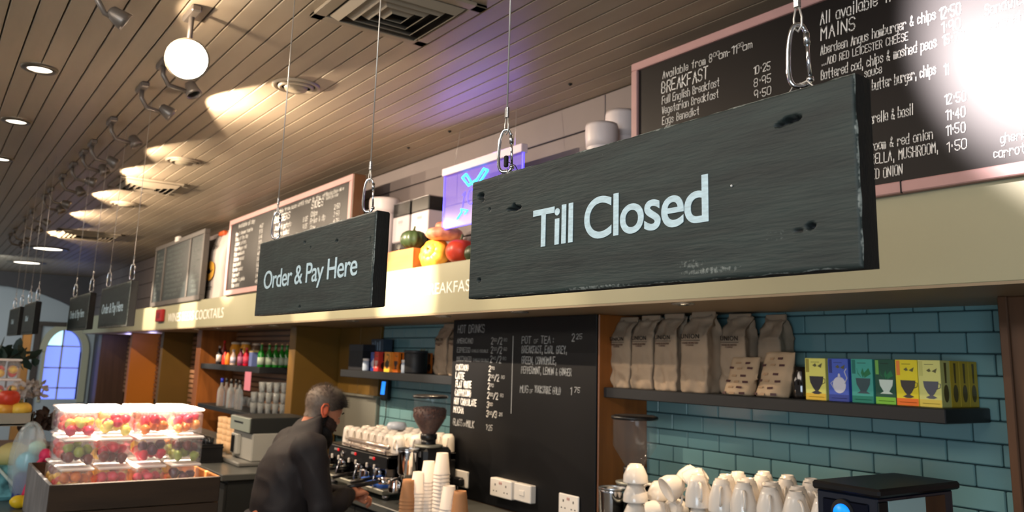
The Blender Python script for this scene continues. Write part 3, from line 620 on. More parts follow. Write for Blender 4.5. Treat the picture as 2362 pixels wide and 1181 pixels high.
for c, (xa, xe) in enumerate(((-10.85, 4), (-10.33, 14), (-9.2, 5))):
    for i in range(11): L3.append((''.join(rw.choice('abcdefghinorstu ') for _ in range(rw.randint(xe-2, xe+3))), xa+0.03, 2.82-i*0.052, 0.030, 0.055))
write(b3, L3, m=mat('dim_chalk', (122, 132, 130), 0.8), th=0.12)
MB().box((0, 0, 0), (0.14, 0.03, 0.055)).build('paper_tag', M_white, None, (-9.95, 2.262, 2.9), label='small white paper tag on top of the slate menu panels', cat='tag')
b5 = thing('fire_call_point', 'red square fire call point on the cream fascia', 'call point', (-10.52, 2.30, 2.02))
MB().box((0, -0.04, 0), (0.30, -0.001, 0.14), bev=0.008).build('case', mat('alarm_red', (150, 24, 26), 0.4), b5)
MB().box((0.09, -0.044, 0.04), (0.21, -0.038, 0.10)).build('press_plate', mat('alarm_red_dark', (110, 18, 22), 0.4), b5)
# ------------------------------------------------------------------ drinks blackboard on the pier
bb = thing('drinks_blackboard', 'tall black hot drinks price board on the pier between the shelves', 'blackboard', (-4.44, 2.66, 0.93))
MB().box((0, 0, 0.0), (1.325, 0.012, 0.998), bev=0.002).build('panel', M_board2, bb)
M_faint = mat('faint_chalk', (158, 162, 164), 0.8); M_mid = mat('mid_chalk', (170, 172, 172), 0.8)
write(bb, [('HOT DRINKS', -4.385, 1.852, 0.044, -4.095), ('AMERICANO', -4.389, 1.790, 0.028, -4.215), ('ESPRESSO', -4.385, 1.737, 0.028, -4.240), ('SINGLE/DOUBLE', -4.225, 1.739, 0.015, -4.050), ('MACCHIATO', -4.387, 1.686, 0.028, -4.225), ('SINGLE/DOUBLE', -4.205, 1.688, 0.015, -4.040),
 ('2', -4.020, 1.785, 0.036, 0.024), ('50', -3.995, 1.801, 0.016, 0.018), ('/2', -3.955, 1.785, 0.036, 0.024), ('80', -3.895, 1.801, 0.016, 0.018),
 ('2', -4.020, 1.735, 0.036, 0.024), ('30', -3.995, 1.751, 0.016, 0.018), ('/2', -3.955, 1.735, 0.036, 0.024), ('60', -3.895, 1.751, 0.016, 0.018),
 ('2', -4.025, 1.684, 0.036, 0.024), ('40', -4.0, 1.70, 0.016, 0.018), ('/2', -3.96, 1.684, 0.036, 0.024), ('80', -3.90, 1.70, 0.016, 0.018),
 ('POT', -3.725, 1.790, 0.036, 0.030), ('OF', -3.615, 1.790, 0.020, 0.020), ('TEA', -3.555, 1.790, 0.036, 0.030), (':', -3.455, 1.790, 0.03, 0.025), ('BREAKFAST, EARL GREY,', -3.722, 1.740, 0.036, -3.340), ('GREEN, CHAMOMILE,', -3.722, 1.685, 0.036, -3.425),
 ('PEPPERMINT, LEMON & GINGER', -3.722, 1.634, 0.034, -3.300), ('MUG', -3.730, 1.535, 0.036, 0.026), ('OF', -3.645, 1.535, 0.018, 0.016), ('YORKSHIRE GOLD', -3.60, 1.540, 0.034, -3.385)], m=M_faint, yoff=-0.0004, th=0.11)
write(bb, [('CORTADO', -4.390, 1.634, 0.032, -4.255), ('LATTE', -4.391, 1.584, 0.036, -4.295), ('FLAT WHITE', -4.386, 1.536, 0.036, -4.215), ('CAPPUCCINO', -4.390, 1.487, 0.036, -4.218), ('HOT CHOCOLATE', -4.396, 1.438, 0.034, -4.155), ('MOCHA', -4.398, 1.390, 0.034, -4.290),
 ('2', -4.035, 1.634, 0.030, 0.024), ('70', -4.010, 1.646, 0.014, 0.017), ('2', -4.038, 1.585, 0.034, 0.024), ('30', -4.013, 1.600, 0.016, 0.018), ('/2', -3.975, 1.585, 0.034, 0.024), ('80', -3.91, 1.600, 0.016, 0.018),
 ('2', -4.040, 1.537, 0.034, 0.024), ('70', -4.015, 1.551, 0.016, 0.018), ('2', -4.042, 1.487, 0.034, 0.024), ('50', -4.017, 1.502, 0.016, 0.018), ('/2', -3.98, 1.487, 0.034, 0.024), ('80', -3.915, 1.502, 0.016, 0.018),
 ('3', -4.044, 1.437, 0.032, 0.024), ('00', -4.019, 1.450, 0.015, 0.018), ('3', -4.046, 1.388, 0.034, 0.024), ('00', -4.021, 1.402, 0.016, 0.018), ('/3', -3.984, 1.388, 0.034, 0.024), ('25', -3.92, 1.402, 0.016, 0.018)], yoff=-0.0004, th=0.13)
write(bb, [('GLASS', -4.398, 1.318, 0.036, -4.300), ('OF', -4.288, 1.318, 0.018, 0.018), ('MILK', -4.250, 1.318, 0.036, -4.170), ('1~25', -4.045, 1.318, 0.028, 0.022), ('2', -3.300, 1.800, 0.036, 0.026), ('25', -3.265, 1.812, 0.024, 0.024), ('1', -3.305, 1.545, 0.034, 0.022), ('75', -3.275, 1.556, 0.024, 0.024)], m=M_mid, yoff=-0.0004, th=0.13)
MB().box((0.630, -0.0008, 0.49), (0.635, 0.001, 0.90)).build('dividing_line', M_mid, bb)
# sockets
def socket(name, x0, x1, z0, z1, d, label, kind):
    t = thing(name, label, 'socket', (x0, 2.66, z0)); W, H = x1-x0, z1-z0
    pl = MB().box((0, -d, 0), (W, 0, H), bev=0.004).build('plate', M_white, t)
    mb = MB()
    if kind == 'double':
        for cx in (W*0.25, W*0.75):
            mb.box((cx-0.004, -d-0.0006, H*0.60), (cx+0.004, -d+0.001, H*0.72)).box((cx-0.018, -d-0.0006, H*0.28), (cx-0.009, -d+0.001, H*0.34)).box((cx+0.009, -d-0.0006, H*0.28), (cx+0.018, -d+0.001, H*0.34))
        o_ = mb.build('pin_holes', M_ink, pl)
        MB().box((W*0.44, -d-0.003, H*0.72), (W*0.48, -d, H*0.86), bev=0.001).box((W*0.52, -d-0.003, H*0.72), (W*0.56, -d, H*0.86), bev=0.001).build('switch', mat('socket_switch', (190, 130, 120), 0.4), pl)
    if kind == 'switch':
        MB().box((W*0.35, -d-0.004, H*0.35), (W*0.65, -d, H*0.65), bev=0.0015).build('rocker', M_white, pl)
    if kind == 'plug':
        MB().box((W*0.35, -d-0.035, H*0.1), (W*0.85, -d, H*0.62), bev=0.010).build('plug', M_black, t)
        MB().tube([(W*0.6, -d-0.02, H*0.12), (W*0.6, -d-0.02, -0.03), (W*0.9, -d-0.012, -0.04)], 0.004, 6).build('flex', M_black, t)
    return t
socket('power_socket', -4.366, -4.200, 0.985, 1.075, 0.012, 'white wall socket with a black plug behind the paper cups', 'plug')
socket('power_socket', -3.926, -3.728, 0.992, 1.083, 0.042, 'raised white double socket low on the blackboard', 'double')
socket('power_socket', -3.714, -3.568, 0.997, 1.083, 0.036, 'white switched outlet box right beside the raised double socket', 'switch')
socket('power_socket', -3.374, -3.223, 0.985, 1.078, 0.010, 'flat white double socket near the right edge of the blackboard', 'double')
# ------------------------------------------------------------------ counters
M_ctop = mat('grey_worktop', (84, 86, 84), 0.3, var=0.06); M_cab = mat('charcoal_cabinet', (40, 42, 42), 0.5)
def counter(x0, x1, y0, y1, z, label, name='counter', m2=None):
    t = thing(name, label, 'counter', (x0, y0, 0))
    MB().box((0, 0, z-0.04), (x1-x0, y1-y0, z), bev=0.004).build('worktop', M_ctop, t)
    n = max(1, round((x1-x0)/0.7)); w_ = (x1-x0-0.04)/n
    MB().box((0.02, 0.045, 0.1), (x1-x0-0.02, y1-y0-0.02, z-0.041)).box((0.05, 0.08, 0), (x1-x0-0.05, y1-y0-0.05, 0.1)).build('carcass', m2 or M_cab, t)
    for i in range(n): MB().box((0.02+i*w_+0.003, 0.025, 0.12), (0.02+(i+1)*w_-0.003, 0.045, z-0.06), bev=0.003).build('door', m2 or M_cab, t)
    return t
counter(-5.25, -1.268, 2.12, 2.655, 0.93, 'long back counter that carries the coffee machines')
counter(-9.6, -5.72, 1.74, 2.56, 0.92, 'dark bar counter to the left of the barista')
counter(-5.75, -3.95, 0.28, 1.26, 0.93, 'front counter under the wooden crate', m2=M_wooddk)
# ------------------------------------------------------------------ shelves
def shelf(x0, x1, y0, y1, z0, z1, label):
    t = MB().box((0, 0, 0), (x1-x0, y1-y0, z1-z0), bev=0.003).build('shelf', M_shelf, None, (x0, y0, z0)); return tag(t, label, 'shelf')
ZS = 1.587
shelf(-3.108, -1.47, 2.70, 2.983, 1.540, ZS, 'charcoal shelf carrying coffee bags and tea boxes, right')
shelf(-6.16, -4.443, 2.70, 2.983, 1.542, 1.594, 'charcoal shelf carrying tea boxes, left of the blackboard')
shelf(-9.675, -7.74, 2.60, 2.957, 1.518, 1.572, 'upper bar shelf with juices and green bottles')
shelf(-9.50, -7.55, 2.56, 2.957, 1.118, 1.160, 'lower bar shelf with clear bottles and glasses')
# ------------------------------------------------------------------ goods on the right shelf
def crumple(me, amp, scale, seed):
    n = len(me.vertices); co = np.empty(n*3); me.vertices.foreach_get('co', co); co = co.reshape(-1, 3)
    for i in range(n):
        p = Vector(co[i])*scale+Vector((seed, seed*1.7, 0)); q = noise.noise_vector(p)
        co[i] += np.array((q.x*amp, q.y*amp, q.z*amp*0.4))
    me.vertices.foreach_set('co', co.ravel()); me.update()
def coffee_bag(x, y, z, W, D, H, seed, label, printed=True, rotz=0.0, group=None, top_bend=0.02, shift=0.0):
    t = thing('coffee_bag', label, 'bag', (x, y, z), (0, 0, rotz), group)
    rnd = random.Random(seed); nz, nq = 40, 14; v = []; f = []
    ring = []                                  # square ring with gussets
    for i in range(nq): ring.append((-1+2*i/nq, -1))
    for i in range(nq): ring.append((1, -1+2*i/nq))
    for i in range(nq): ring.append((1-2*i/nq, 1))
    for i in range(nq): ring.append((-1, 1-2*i/nq))
    n = len(ring)
    for j in range(nz+1):
        s = j/nz
        wq = W/2*(1+0.04*math.sin(PI*min(1, s/0.8))-0.05*s); dq = D/2*(1 if s < 0.72 else max(0.10, 1-((s-0.72)/0.28)**0.8*0.92))
        bot = min(1, s/0.04); wq *= 0.93+0.07*bot; dq *= 0.93+0.07*bot
        ybend = top_bend*max(0, s-0.75)*4*D*6
        for (a, b) in ring:
            k = 1.0 - 0.05*(abs(a)*abs(b))**4
            gus = (1-abs(b))*(0.02 if abs(a) > 0.98 else 0)*(1+3*s)*W*2
            xx = a*wq*k-(math.copysign(gus, a) if abs(a) > 0.98 else 0); yy = b*dq*k
            bulge = 1+0.06*math.sin(PI*min(1, s*1.2))*(1-a*a) if abs(b) > .98 else 1
            v.append((xx, yy*bulge+ybend, H*s))
    for j in range(nz):
        for i in range(n): f.append((j*n+i, j*n+(i+1) % n, (j+1)*n+(i+1) % n, (j+1)*n+i))
    f.append(tuple(range(n-1, -1, -1))); f.append(tuple(nz*n+i for i in range(n)))
    mb = MB(); mb.add(v, f, 0, True); me = mb.mesh('paper_body', M_kraft)
    n_ = len(me.vertices); co = np.empty(n_*3); me.vertices.foreach_get('co', co); co = co.reshape(-1, 3)
    for i in range(n_):
        s = co[i][2]/H; p = Vector(co[i]); am = 0.0035+0.012*max(0, s-0.68)*2.4+0.008*max(0, 0.12-s)*6
        q = noise.noise_vector(p*22+Vector((seed*3.1, 0, 0))); q2 = noise.noise_vector(p*60+Vector((seed, 0, 0)))
        if abs(co[i][1]+D/2) < 0.02 and 0.35 < s < 0.72: am *= 0.35
        rg = 1-2.6*abs(noise.noise(Vector((p.x*16+seed, p.z*13+p.x*9, seed*2.0)))); kk = (0.004 if 0.30 < s < 0.72 else 0.011)
        co[i] += np.array((q.x*am*1.3, q.y*am*1.4-rg*kk*(1 if co[i][1] < 0 else -1)*(0.3 if 0.5 < s < 0.72 and co[i][1] < 0 else 1), q.z*am*0.6*(1 if 0 < s < 1 else 0.1)))+np.array((q2.x, q2.y, 0))*am*0.4
    me.vertices.foreach_set('co', co.ravel()); me.update()
    link('paper_body', me, t)
    # folded top tab
    MB().box((-W*0.42, -0.006, H-0.012), (W*0.42, 0.004, H+0.012), bev=0.002, M=Matrix.Translation((0, top_bend*D*6, 0))).build('folded_top', M_kraft, t)
    if printed:
        yo = -D/2*1.04-0.0075
        text_mesh('brand_lettering', 'UNION', W*0.66, 0.0200, M_ink, t, (-W*0.40+shift, yo, H*0.680), off=0.012, spacing=1.15)
        MB().box((-W*0.40+shift, yo-0.0006, H*0.655), (W*0.28+shift, yo+0.001, H*0.661)).build('printed_line', M_ink, t)
        text_mesh('small_print', 'HAND-ROASTED', W*0.58, 0.0085, M_brownink, t, (-W*0.36+shift, yo, H*0.612)); text_mesh('small_print', 'COFFEE', W*0.28, 0.007, M_brownink, t, (-W*0.22+shift, yo, H*0.585))
    return t
BH = 0.325
coffee_bag(-3.048, 2.800, ZS, 0.142, 0.10, BH-0.005, 1, 'tall kraft coffee bag, first from the wooden pier', shift=-0.005)
coffee_bag(-2.900, 2.800, ZS, 0.142, 0.10, BH, 2, 'tall kraft coffee bag, second from the wooden pier')
coffee_bag(-2.750, 2.800, ZS, 0.142, 0.10, BH+0.004, 3, 'tall kraft coffee bag, third from the wooden pier')
coffee_bag(-2.572, 2.795, ZS, 0.158, 0.11, BH+0.008, 4, 'widest kraft coffee bag, crumpled at the side and base, fourth from the pier')
coffee_bag(-2.425, 2.86, ZS, 0.130, 0.10, BH-0.002, 5, 'kraft coffee bag lit by the soffit light, half hidden behind the fourth', rotz=0.1)
coffee_bag(-2.285, 2.92, ZS, 0.120, 0.09, BH-0.006, 6, 'shaded kraft coffee bag at the back, next to the tiles', printed=False)
M_brownlab = mat('brown_label', (74, 44, 44), 0.6)
def snack_bag(x, y, W, H, D, tilt, rz, seed, label):
    t = thing('biscuit_bag', label, 'bag', (x, y, ZS+0.002), (0, 0, rz))
    nx, nz = 16, 20; v = []; f = []
    for side in (-1, 1):
        for j in range(nz+1):
            for i in range(nx+1):
                a = -1+2*i/nx; s = j/nz; th = D/2*math.sqrt(max(0, (1-a*a)))*(1-0.9*max(0, s-0.15)/0.85)*(1 if s > 0.04 else 0.7)+0.001
                q = noise.noise_vector(Vector((a*2+seed, s*5, side)))
                v.append((a*W/2*(1-0.05*s)+q.x*0.004, side*th+tilt*s*H+q.y*0.007*(1-s*0.3), s*H+q.z*0.003*(s > 0)))
    o = (nx+1)*(nz+1)
    for j in range(nz):
        for i in range(nx): a = j*(nx+1)+i; f.append((a, a+1, a+nx+2, a+nx+1)); f.append((o+a+1, o+a, o+a+nx+1, o+a+nx+2))
    for i in range(nx): f.append((i+1, i, o+i, o+i+1)); a = nz*(nx+1)+i; f.append((a, a+1, o+a+1, o+a))
    for j in range(nz): a = j*(nx+1); f.append((a, a+nx+1, o+a+nx+1, o+a)); a += nx; f.append((a+nx+1, a, o+a, o+a+nx+1))
    mb = MB(); mb.add(v, f, 0, True); mb.build('paper_body', M_kraft2, t)
    rnd = random.Random(seed); pr2 = MB(); pr3 = MB()
    for r in range(6):
        for c in range(3):
            a = -0.66+c*0.62+(0.3 if r % 2 else 0); s = 0.08+r*0.155
            if a > 0.85: continue
            i = int((a+1)/2*nx); j = int(s*nz); p = Vector(v[j*(nx+1)+i]); p2 = Vector(v[min(nz, j+2)*(nx+1)+i]); p3 = Vector(v[j*(nx+1)+min(nx, i+3)])
            M_ = FR(p+Vector((0, -0.0035, 0)), (p3-p), (p2-p).normalized()-(p3-p).normalized()*((p2-p).normalized().dot((p3-p).normalized())))
            (pr2 if (r+c) % 2 == 0 else pr3).box((-0.010, -0.0006, -0.004), (0.012, 0.0008, 0.005), M=M_)
    pr2.build('printed_label', M_brownlab, t); pr3.build('printed_motif', mat('tan_print', (160, 130, 100), 0.7), t)
    return t
snack_bag(-2.335, 2.748, 0.135, 0.150, 0.085, 0.42, 0.15, 11, 'small kraft biscuit bag with brown labels, leaning left one')
snack_bag(-2.180, 2.760, 0.150, 0.172, 0.095, 0.30, -0.05, 12, 'small kraft biscuit bag with brown labels, right and taller one')
MB().lathe([(0.034, 0), (0.036, 0.01), (0.036, 0.085), (0.030, 0.10), (0.030, 0.118), (0.0, 0.118)], 20).build('jar', mat('dark_glass_jar', (24, 20, 18), 0.08, coat=0.6), None, (-2.075, 2.80, ZS+0.001), label='dark glass jar between biscuit bag and yellow tea box', cat='jar')
def tea_box(x, y, z, w_, d_, h_, body, band, strip, deco, label, side=None, band_h=0.16, cupc=None, group=None):
    t = thing('tea_box', label, 'tea box', (x, y, z), (0, 0, 0), group)
    c = lambda n, col: mat('card_%d_%d_%d' % col, col, 0.45)
    MB().box((0, 0, 0), (w_, d_, h_), bev=0.0012).build('carton', c('b', body), t)
    e = 0.0007
    if band: MB().box((0.001, -e, 0.001), (w_-0.001, 0.0004, h_*band_h)).build('colour_band', c('n', band), t)
    if strip: MB().box((0.004, -e, h_*0.66), (0.004+w_*0.16, 0.0004, h_*0.98)).build('side_strip', c('s', strip), t)
    m = c('c', cupc or (46, 46, 54)); cx, cz = w_*0.55, h_*0.42; R = w_*0.34; F = Matrix.Translation((0, -e*0.2, 0))
    mb = MB()
    if deco == 'cup':
        mb.prism([(cx-R, cz+R*0.75), (cx-R*0.9, cz), (cx-R*0.45, cz-R*0.75), (cx-R*0.2, cz-R), (cx-R*0.75, cz-R*1.25), (cx-R*0.3, cz-R*1.42), (cx+R*0.3, cz-R*1.42), (cx+R*0.75, cz-R*1.25), (cx+R*0.2, cz-R), (cx+R*0.45, cz-R*0.75), (cx+R*0.9, cz), (cx+R, cz+R*0.75)], e, M=F)
        mb.tube([(cx+R*0.9, -e, cz+R*0.5), (cx+R*1.25, -e, cz+R*0.45), (cx+R*1.2, -e, cz), (cx+R*0.75, -e, cz-R*0.2)], 0.0012, 5)
    if deco == 'pot':
        mb.prism([(cx+math.cos(a)*R*0.95, cz-R*0.2+math.sin(a)*R*1.05) for a in [2*PI*i/18 for i in range(18)]], e, M=F)
        mb.prism([(cx-R*0.2, cz+R*0.8), (cx+R*0.2, cz+R*0.8), (cx+R*0.1, cz+R*1.25), (cx-R*0.1, cz+R*1.25)], e, M=F)
        mb.tube([(cx+R*0.8, -e, cz), (cx+R*1.15, -e, cz+R*0.7), (cx+R*0.8, -e, cz+R*1.5), (cx+R*1.1, -e, cz+R*1.9)], 0.002, 5)
        mb.tube([(cx-R*0.85, -e, cz+R*0.3), (cx-R*1.25, -e, cz), (cx-R*0.85, -e, cz-R*0.6)], 0.0015, 5)
    if deco in ('leafcup', 'whitecup'):
        mb.prism([(cx-R, cz+R*0.75), (cx-R*0.9, cz), (cx-R*0.4, cz-R*0.8), (cx-R*0.9, cz-R*1.1), (cx+R*0.9, cz-R*1.1), (cx+R*0.4, cz-R*0.8), (cx+R*0.9, cz), (cx+R, cz+R*0.75)], e, M=F)
    mb.build('printed_cup', m, t)
    if deco in ('leafcup', 'whitecup'):
        lf = MB()
        for sx in (-1, 0, 1): lf.prism([(cx+sx*R*0.2, cz+R*0.8), (cx+sx*R*0.9+R*0.2, cz+R*1.3), (cx+sx*R*0.8, cz+R*2.0), (cx+sx*R*0.4-R*0.25, cz+R*1.4)], e, M=F)
        lf.build('printed_leaves', c('l', (24, 110, 70)), t)
    else:
        MB().prism([(cx-R*0.5, cz+R*2.1), (cx-R*0.1, cz+R*2.35), (cx+R*0.1, cz+R*2.0), (cx-R*0.2, cz+R*1.9)], e, M=F).prism([(cx+R*0.2, cz+R*2.0), (cx+R*0.9, cz+R*2.4), (cx+R*0.7, cz+R*1.8)], e, M=F).build('printed_leaves', c('l', (92, 90, 56)), t)
    MB().box((w_*0.3, -e, h_*0.90), (w_*0.7, 0.0003, h_*0.915)).box((w_*0.15, -e, h_*0.07), (w_*0.9, 0.0003, h_*0.08)).build('printed_line', c('t', tuple(int(v*0.6) for v in body)), t)
    if side:
        MB().prism([(d_*0.42, h_*0.52), (d_*0.58, h_*0.52), (d_*0.62, h_*0.95), (d_*0.38, h_*0.95)], e, M=FR((w_, 0, 0), *PX_)).prism([(d_*0.5+math.cos(a)*d_*0.26, h_*0.30+math.sin(a)*h_*0.19) for a in [2*PI*i/16 for i in range(16)]], e, M=FR((w_, 0, 0), *PX_)).build('printed_spoon', c('sp', side), t)
    return t
TY = 2.745
teas = [(-2.018, 0.087, (214, 212, 110), (222, 182, 60), (150, 140, 60), 'cup', None, 'pale yellow tea box with a dark cup, first of the tea row'),
        (-1.920, 0.082, (66, 92, 190), (48, 66, 150), (40, 52, 120), 'pot', (200, 202, 216), 'blue tea box with a white teapot'),
        (-1.826, 0.083, (64, 158, 148), (22, 122, 104), (24, 110, 100), 'leafcup', (52, 76, 84), 'teal tea box with a grey cup and mint leaves'),
        (-1.735, 0.075, (22, 76, 60), (120, 186, 60), (110, 170, 80), 'whitecup', (196, 214, 206), 'dark green tea box with a white cup and lime base'),
        (-1.658, 0.078, (222, 206, 40), (232, 112, 36), (226, 130, 60), 'cup', (64, 60, 58), 'bright yellow tea box with an orange base'),
        (-1.578, 0.076, (206, 206, 124), (214, 190, 80), (190, 190, 110), 'cup', (84, 86, 98), 'pale yellow tea box with a grey cup, last of the front row')]
for (x, w_, body, band, strip, deco, cupc, lab) in teas:
    tea_box(x, TY, ZS+0.001, w_, 0.058, 0.151, body, band, strip, deco, lab, side=(88, 74, 10) if x == -1.578 else None, cupc=cupc)
for k in range(1, 4):
    tea_box(-1.578, TY+0.0585*k, ZS+0.001, 0.076, 0.058, 0.151, (196, 170, 40), None, None, 'none', 'yellow tea box with a spoon on its side, %s behind the front one' % ('first', 'second', 'third')[k-1], side=(88, 74, 10))
# ------------------------------------------------------------------ goods on the left shelf
ZL = 1.594
def carton(x, y, z, w_, d_, h_, c1, label, lid=None, name='box', cat='box'):
    t = thing(name, label, cat, (x, y, z)); m = mat('card_%d_%d_%d' % c1, c1, 0.45)
    MB().box((0, 0, 0), (w_, d_, h_), bev=0.002).build('carton', m, t)
    if lid: MB().box((-0.001, -0.001, h_-lid[0]), (w_+0.001, d_+0.001, h_+0.001), bev=0.002).build('lid', mat('card_%d_%d_%d' % lid[1], lid[1], 0.45), t)
    return t
p = at_y(803, 850, 2.76)
carton(p.x, 2.76, ZL, 0.24, 0.10, 0.19, (24, 25, 30), 'black carton at the left end of the box shelf', lid=(0.05, (34, 36, 44)))
p = at_y(853, 850, 2.86)
nb = carton(p.x-0.02, 2.87, ZL, 0.20, 0.08, 0.235, (52, 66, 82), 'tall navy box printed with pale figures, behind the small tea boxes')
MB().box((0.02, -0.001, 0.15), (0.04, 0.001, 0.21)).box((0.06, -0.001, 0.15), (0.08, 0.001, 0.22)).box((0.10, -0.001, 0.15), (0.12, 0.001, 0.21)).box((0.14, -0.001, 0.15), (0.16, 0.001, 0.22)).build('printed_figures', mat('pale_blue_print', (120, 140, 160), 0.5), nb)
def lx(px, yv=2.74): return at_y(px, 850, yv).x
tea_box(lx(848), 2.76, ZL, lx(860)-lx(848)-0.004, 0.058, 0.135, (64, 84, 160), (44, 60, 130), None, 'pot', 'small blue tea box on the left shelf', cupc=(200, 202, 216))
tea_box(lx(860), 2.745, ZL, 0.070, 0.09, 0.138, (206, 60, 50), (180, 44, 44), (120, 20, 30), 'cup', 'red tea box with a spoon on its side', side=(60, 20, 20), cupc=(220, 180, 170))
tea_box(lx(884), 2.745, ZL, 0.085, 0.058, 0.138, (224, 150, 60), (230, 200, 60), None, 'pot', 'orange-yellow tea box with a teapot, front', cupc=(70, 60, 40))
tea_box(lx(897), 2.77, ZL, 0.075, 0.05, 0.138, (214, 118, 28), (200, 100, 24), None, 'cup', 'orange tea box with a spoon on its side, front one', side=(60, 30, 12))
tea_box(lx(905), 2.83, ZL, 0.11, 0.05, 0.138, (210, 112, 26), (200, 100, 24), None, 'none', 'orange tea box behind the orange one with the spoon', side=(60, 30, 12))
tea_box(lx(915), 2.89, ZL, 0.14, 0.05, 0.138, (206, 106, 24), (200, 100, 24), None, 'none', 'hindmost orange tea box on the left shelf', side=(60, 30, 12))
for q, lab in (((842), 'small white spice pot beside the black carton'), ((932), 'small white spice pot in front of the black canister')):
    t = thing('spice_pot', lab, 'pot', (lx(q, 2.73), 2.735, ZL))
    MB().lathe([(0.022, 0), (0.024, 0.008), (0.024, 0.062), (0.020, 0.07)], 16).build('body', mat('pale_label_pot', (176, 190, 206), 0.4), t)
    MB().lathe([(0.0235, 0.07), (0.0235, 0.088), (0.0, 0.089)], 16).build('lid', M_white, t)
t = thing('canister', 'black canister between orange tea boxes and coffee bags', 'canister', (lx(958, 2.80), 2.80, ZL))
MB().lathe([(0.078, 0), (0.080, 0.01), (0.080, 0.13), (0.078, 0.134)], 28).build('body', mat('canister_black', (26, 27, 30), 0.5), t)
MB().lathe([(0.082, 0.134), (0.082, 0.148), (0.078, 0.152), (0.0, 0.152)], 28).build('lid', mat('canister_lid', (44, 46, 50), 0.4), t)
coffee_bag(-4.81, 2.84, ZL, 0.155, 0.10, 0.315, 21, 'kraft coffee bag on the left shelf, next to the black canister')
coffee_bag(-4.64, 2.84, ZL, 0.15, 0.10, 0.32, 22, 'kraft coffee bag on the left shelf, middle of three')
coffee_bag(-4.51, 2.87, ZL, 0.11, 0.09, 0.31, 23, 'kraft coffee bag on the left shelf, touching the blackboard pier')
# temperature display
t = thing('temperature_display', 'black wall gadget with a lit blue screen on the tiles', 'display', (-5.93, 2.975, 1.375))
MB().box((0, -0.045, 0), (0.10, 0, 0.16), bev=0.012).build('case', M_black, t)
MB().prism([(0.012, 0.045), (0.075, 0.045), (0.088, 0.14), (0.03, 0.14)], 0.002, M=Matrix.Translation((0, -0.045, 0))).build('screen', mat('blue_screen', (20, 120, 255), 0.4, emit=(40, 140, 255), es=1.0), t)
MB().tube([(0.05, -0.012, 0), (0.05, -0.012, -0.12), (0.02, -0.012, -0.2)], 0.004, 6).build('lead', M_black, t)
# ------------------------------------------------------------------ things on top of the fascia
ZF = 2.207
def crate(x0, x1, y0, y1, z0, z1, m, label, wall=0.012, name='wooden_crate', floorz=None):
    t = thing(name, label, 'crate', (x0, y0, z0)); W, D, H = x1-x0, y1-y0, z1-z0
    for a, b in (((0, 0), (W, wall)), ((0, D-wall), (W, D)), ((0, wall), (wall, D-wall)), ((W-wall, wall), (W, D-wall))):
        MB().box((a[0], a[1], 0), (b[0], b[1], H), bev=0.002).build('side_board', m, t)
    fz = floorz or 0.012
    MB().box((wall, wall, fz-0.012), (W-wall, D-wall, fz)).build('base_board', m, t); return t
M_crate = mat('pine_crate', (176, 112, 60), 0.55, var=0.2, vscale=5, stretch=(0.6, 4, 4), bump=0.1)
crt = crate(-5.02, -4.395, 2.335, 2.612, ZF, 2.335, M_crate, 'small pine crate on top of the fascia under the tins')
MB().box((0.012, 0.012, 0.10), (0.613, 0.265, 0.126)).build('lid_board', M_crate, crt)
M_tinw = mat('tin_white', (200, 192, 196), 0.3, var=0.04); M_tinb = mat('tin_black', (28, 28, 26), 0.25)
def oil_tin(x, y, label):
    t = thing('oil_tin', label, 'tin', (x, y, 2.337)); W, D, H = 0.222, 0.110, 0.355
    MB().box((0, 0, 0.095), (W, D, 0.265), bev=0.006).build('white_band', M_tinw, t)
    MB().box((0, 0, 0.0), (W, D, 0.095), bev=0.006).build('black_base', M_tinb, t)
    MB().box((0, 0, 0.265), (W, D, H), bev=0.006).build('black_top', M_tinb, t)
    MB().box((-0.002, -0.002, H-0.004), (W+0.002, D+0.002, H+0.002), bev=0.002).box((-0.001, -0.001, 0), (W+0.001, D+0.001, 0.006), bev=0.002).build('seam', M_zinc, t)
    mb = MB(); 
    for i in range(9):
        a = PI*(0.1+0.8*i/8); mb.tube([(W/2, -0.001, 0.05), (W/2+math.cos(a)*0.02, -0.001, 0.05+math.sin(a)*0.016), (W/2+math.cos(a)*0.034, -0.001, 0.05+math.sin(a)*0.03)], 0.0016, 4)
    mb.tube([(W/2, -0.001, 0.018), (W/2, -0.001, 0.055)], 0.004, 5).build('tree_emblem', mat('pale_emblem', (170, 170, 160), 0.5), t)
    MB().box((W*0.36, -0.0008, 0.205), (W*0.64, 0.001, 0.208)).box((W*0.36, -0.0008, 0.215), (W*0.64, 0.001, 0.235)).build('printed_mark', mat('pale_grey_print', (168, 160, 168), 0.5), t)
    return t
oil_tin(-5.00, 2.495, 'white and black oil tin with tree emblem, left of two')
oil_tin(-4.745, 2.495, 'white and black oil tin, right of two, behind the pumpkins')
M_tub = mat('tub_plastic', (214, 204, 204), 0.4)
def tub(x, y, r, h, label, z=ZF, txt=None):
    t = thing('plastic_tub', label, 'tub', (x, y, z))
    MB().lathe([(r*0.86, 0), (r*0.87, 0.004), (r*0.95, h*0.86), (r*0.95, h*0.9)], 32).build('body', M_tub, t)
    MB().lathe([(r*1.0, h*0.80), (r*1.02, h*0.86), (r*1.05, h*0.90), (r*1.05, h*0.97), (r*1.0, h), (r*0.9, h*0.985), (0.0, h*0.985)], 32).build('lid', M_tub, t)
    if txt: text_mesh('printed_word', txt, 0.05, 0.018, M_ink, t, (-0.01, -r*0.93, h*0.42))
    mb = MB()
    for k in range(5): mb.tube([(-r*0.4+0.02*k, -r*0.90, h*(0.5+0.05*k)), (-r*0.3+0.02*k, -r*0.93, h*(0.56+0.04*k))], 0.0012, 4)
    mb.build('printed_marks', mat('grey_ink', (120, 110, 112), 0.6), t)
    return t
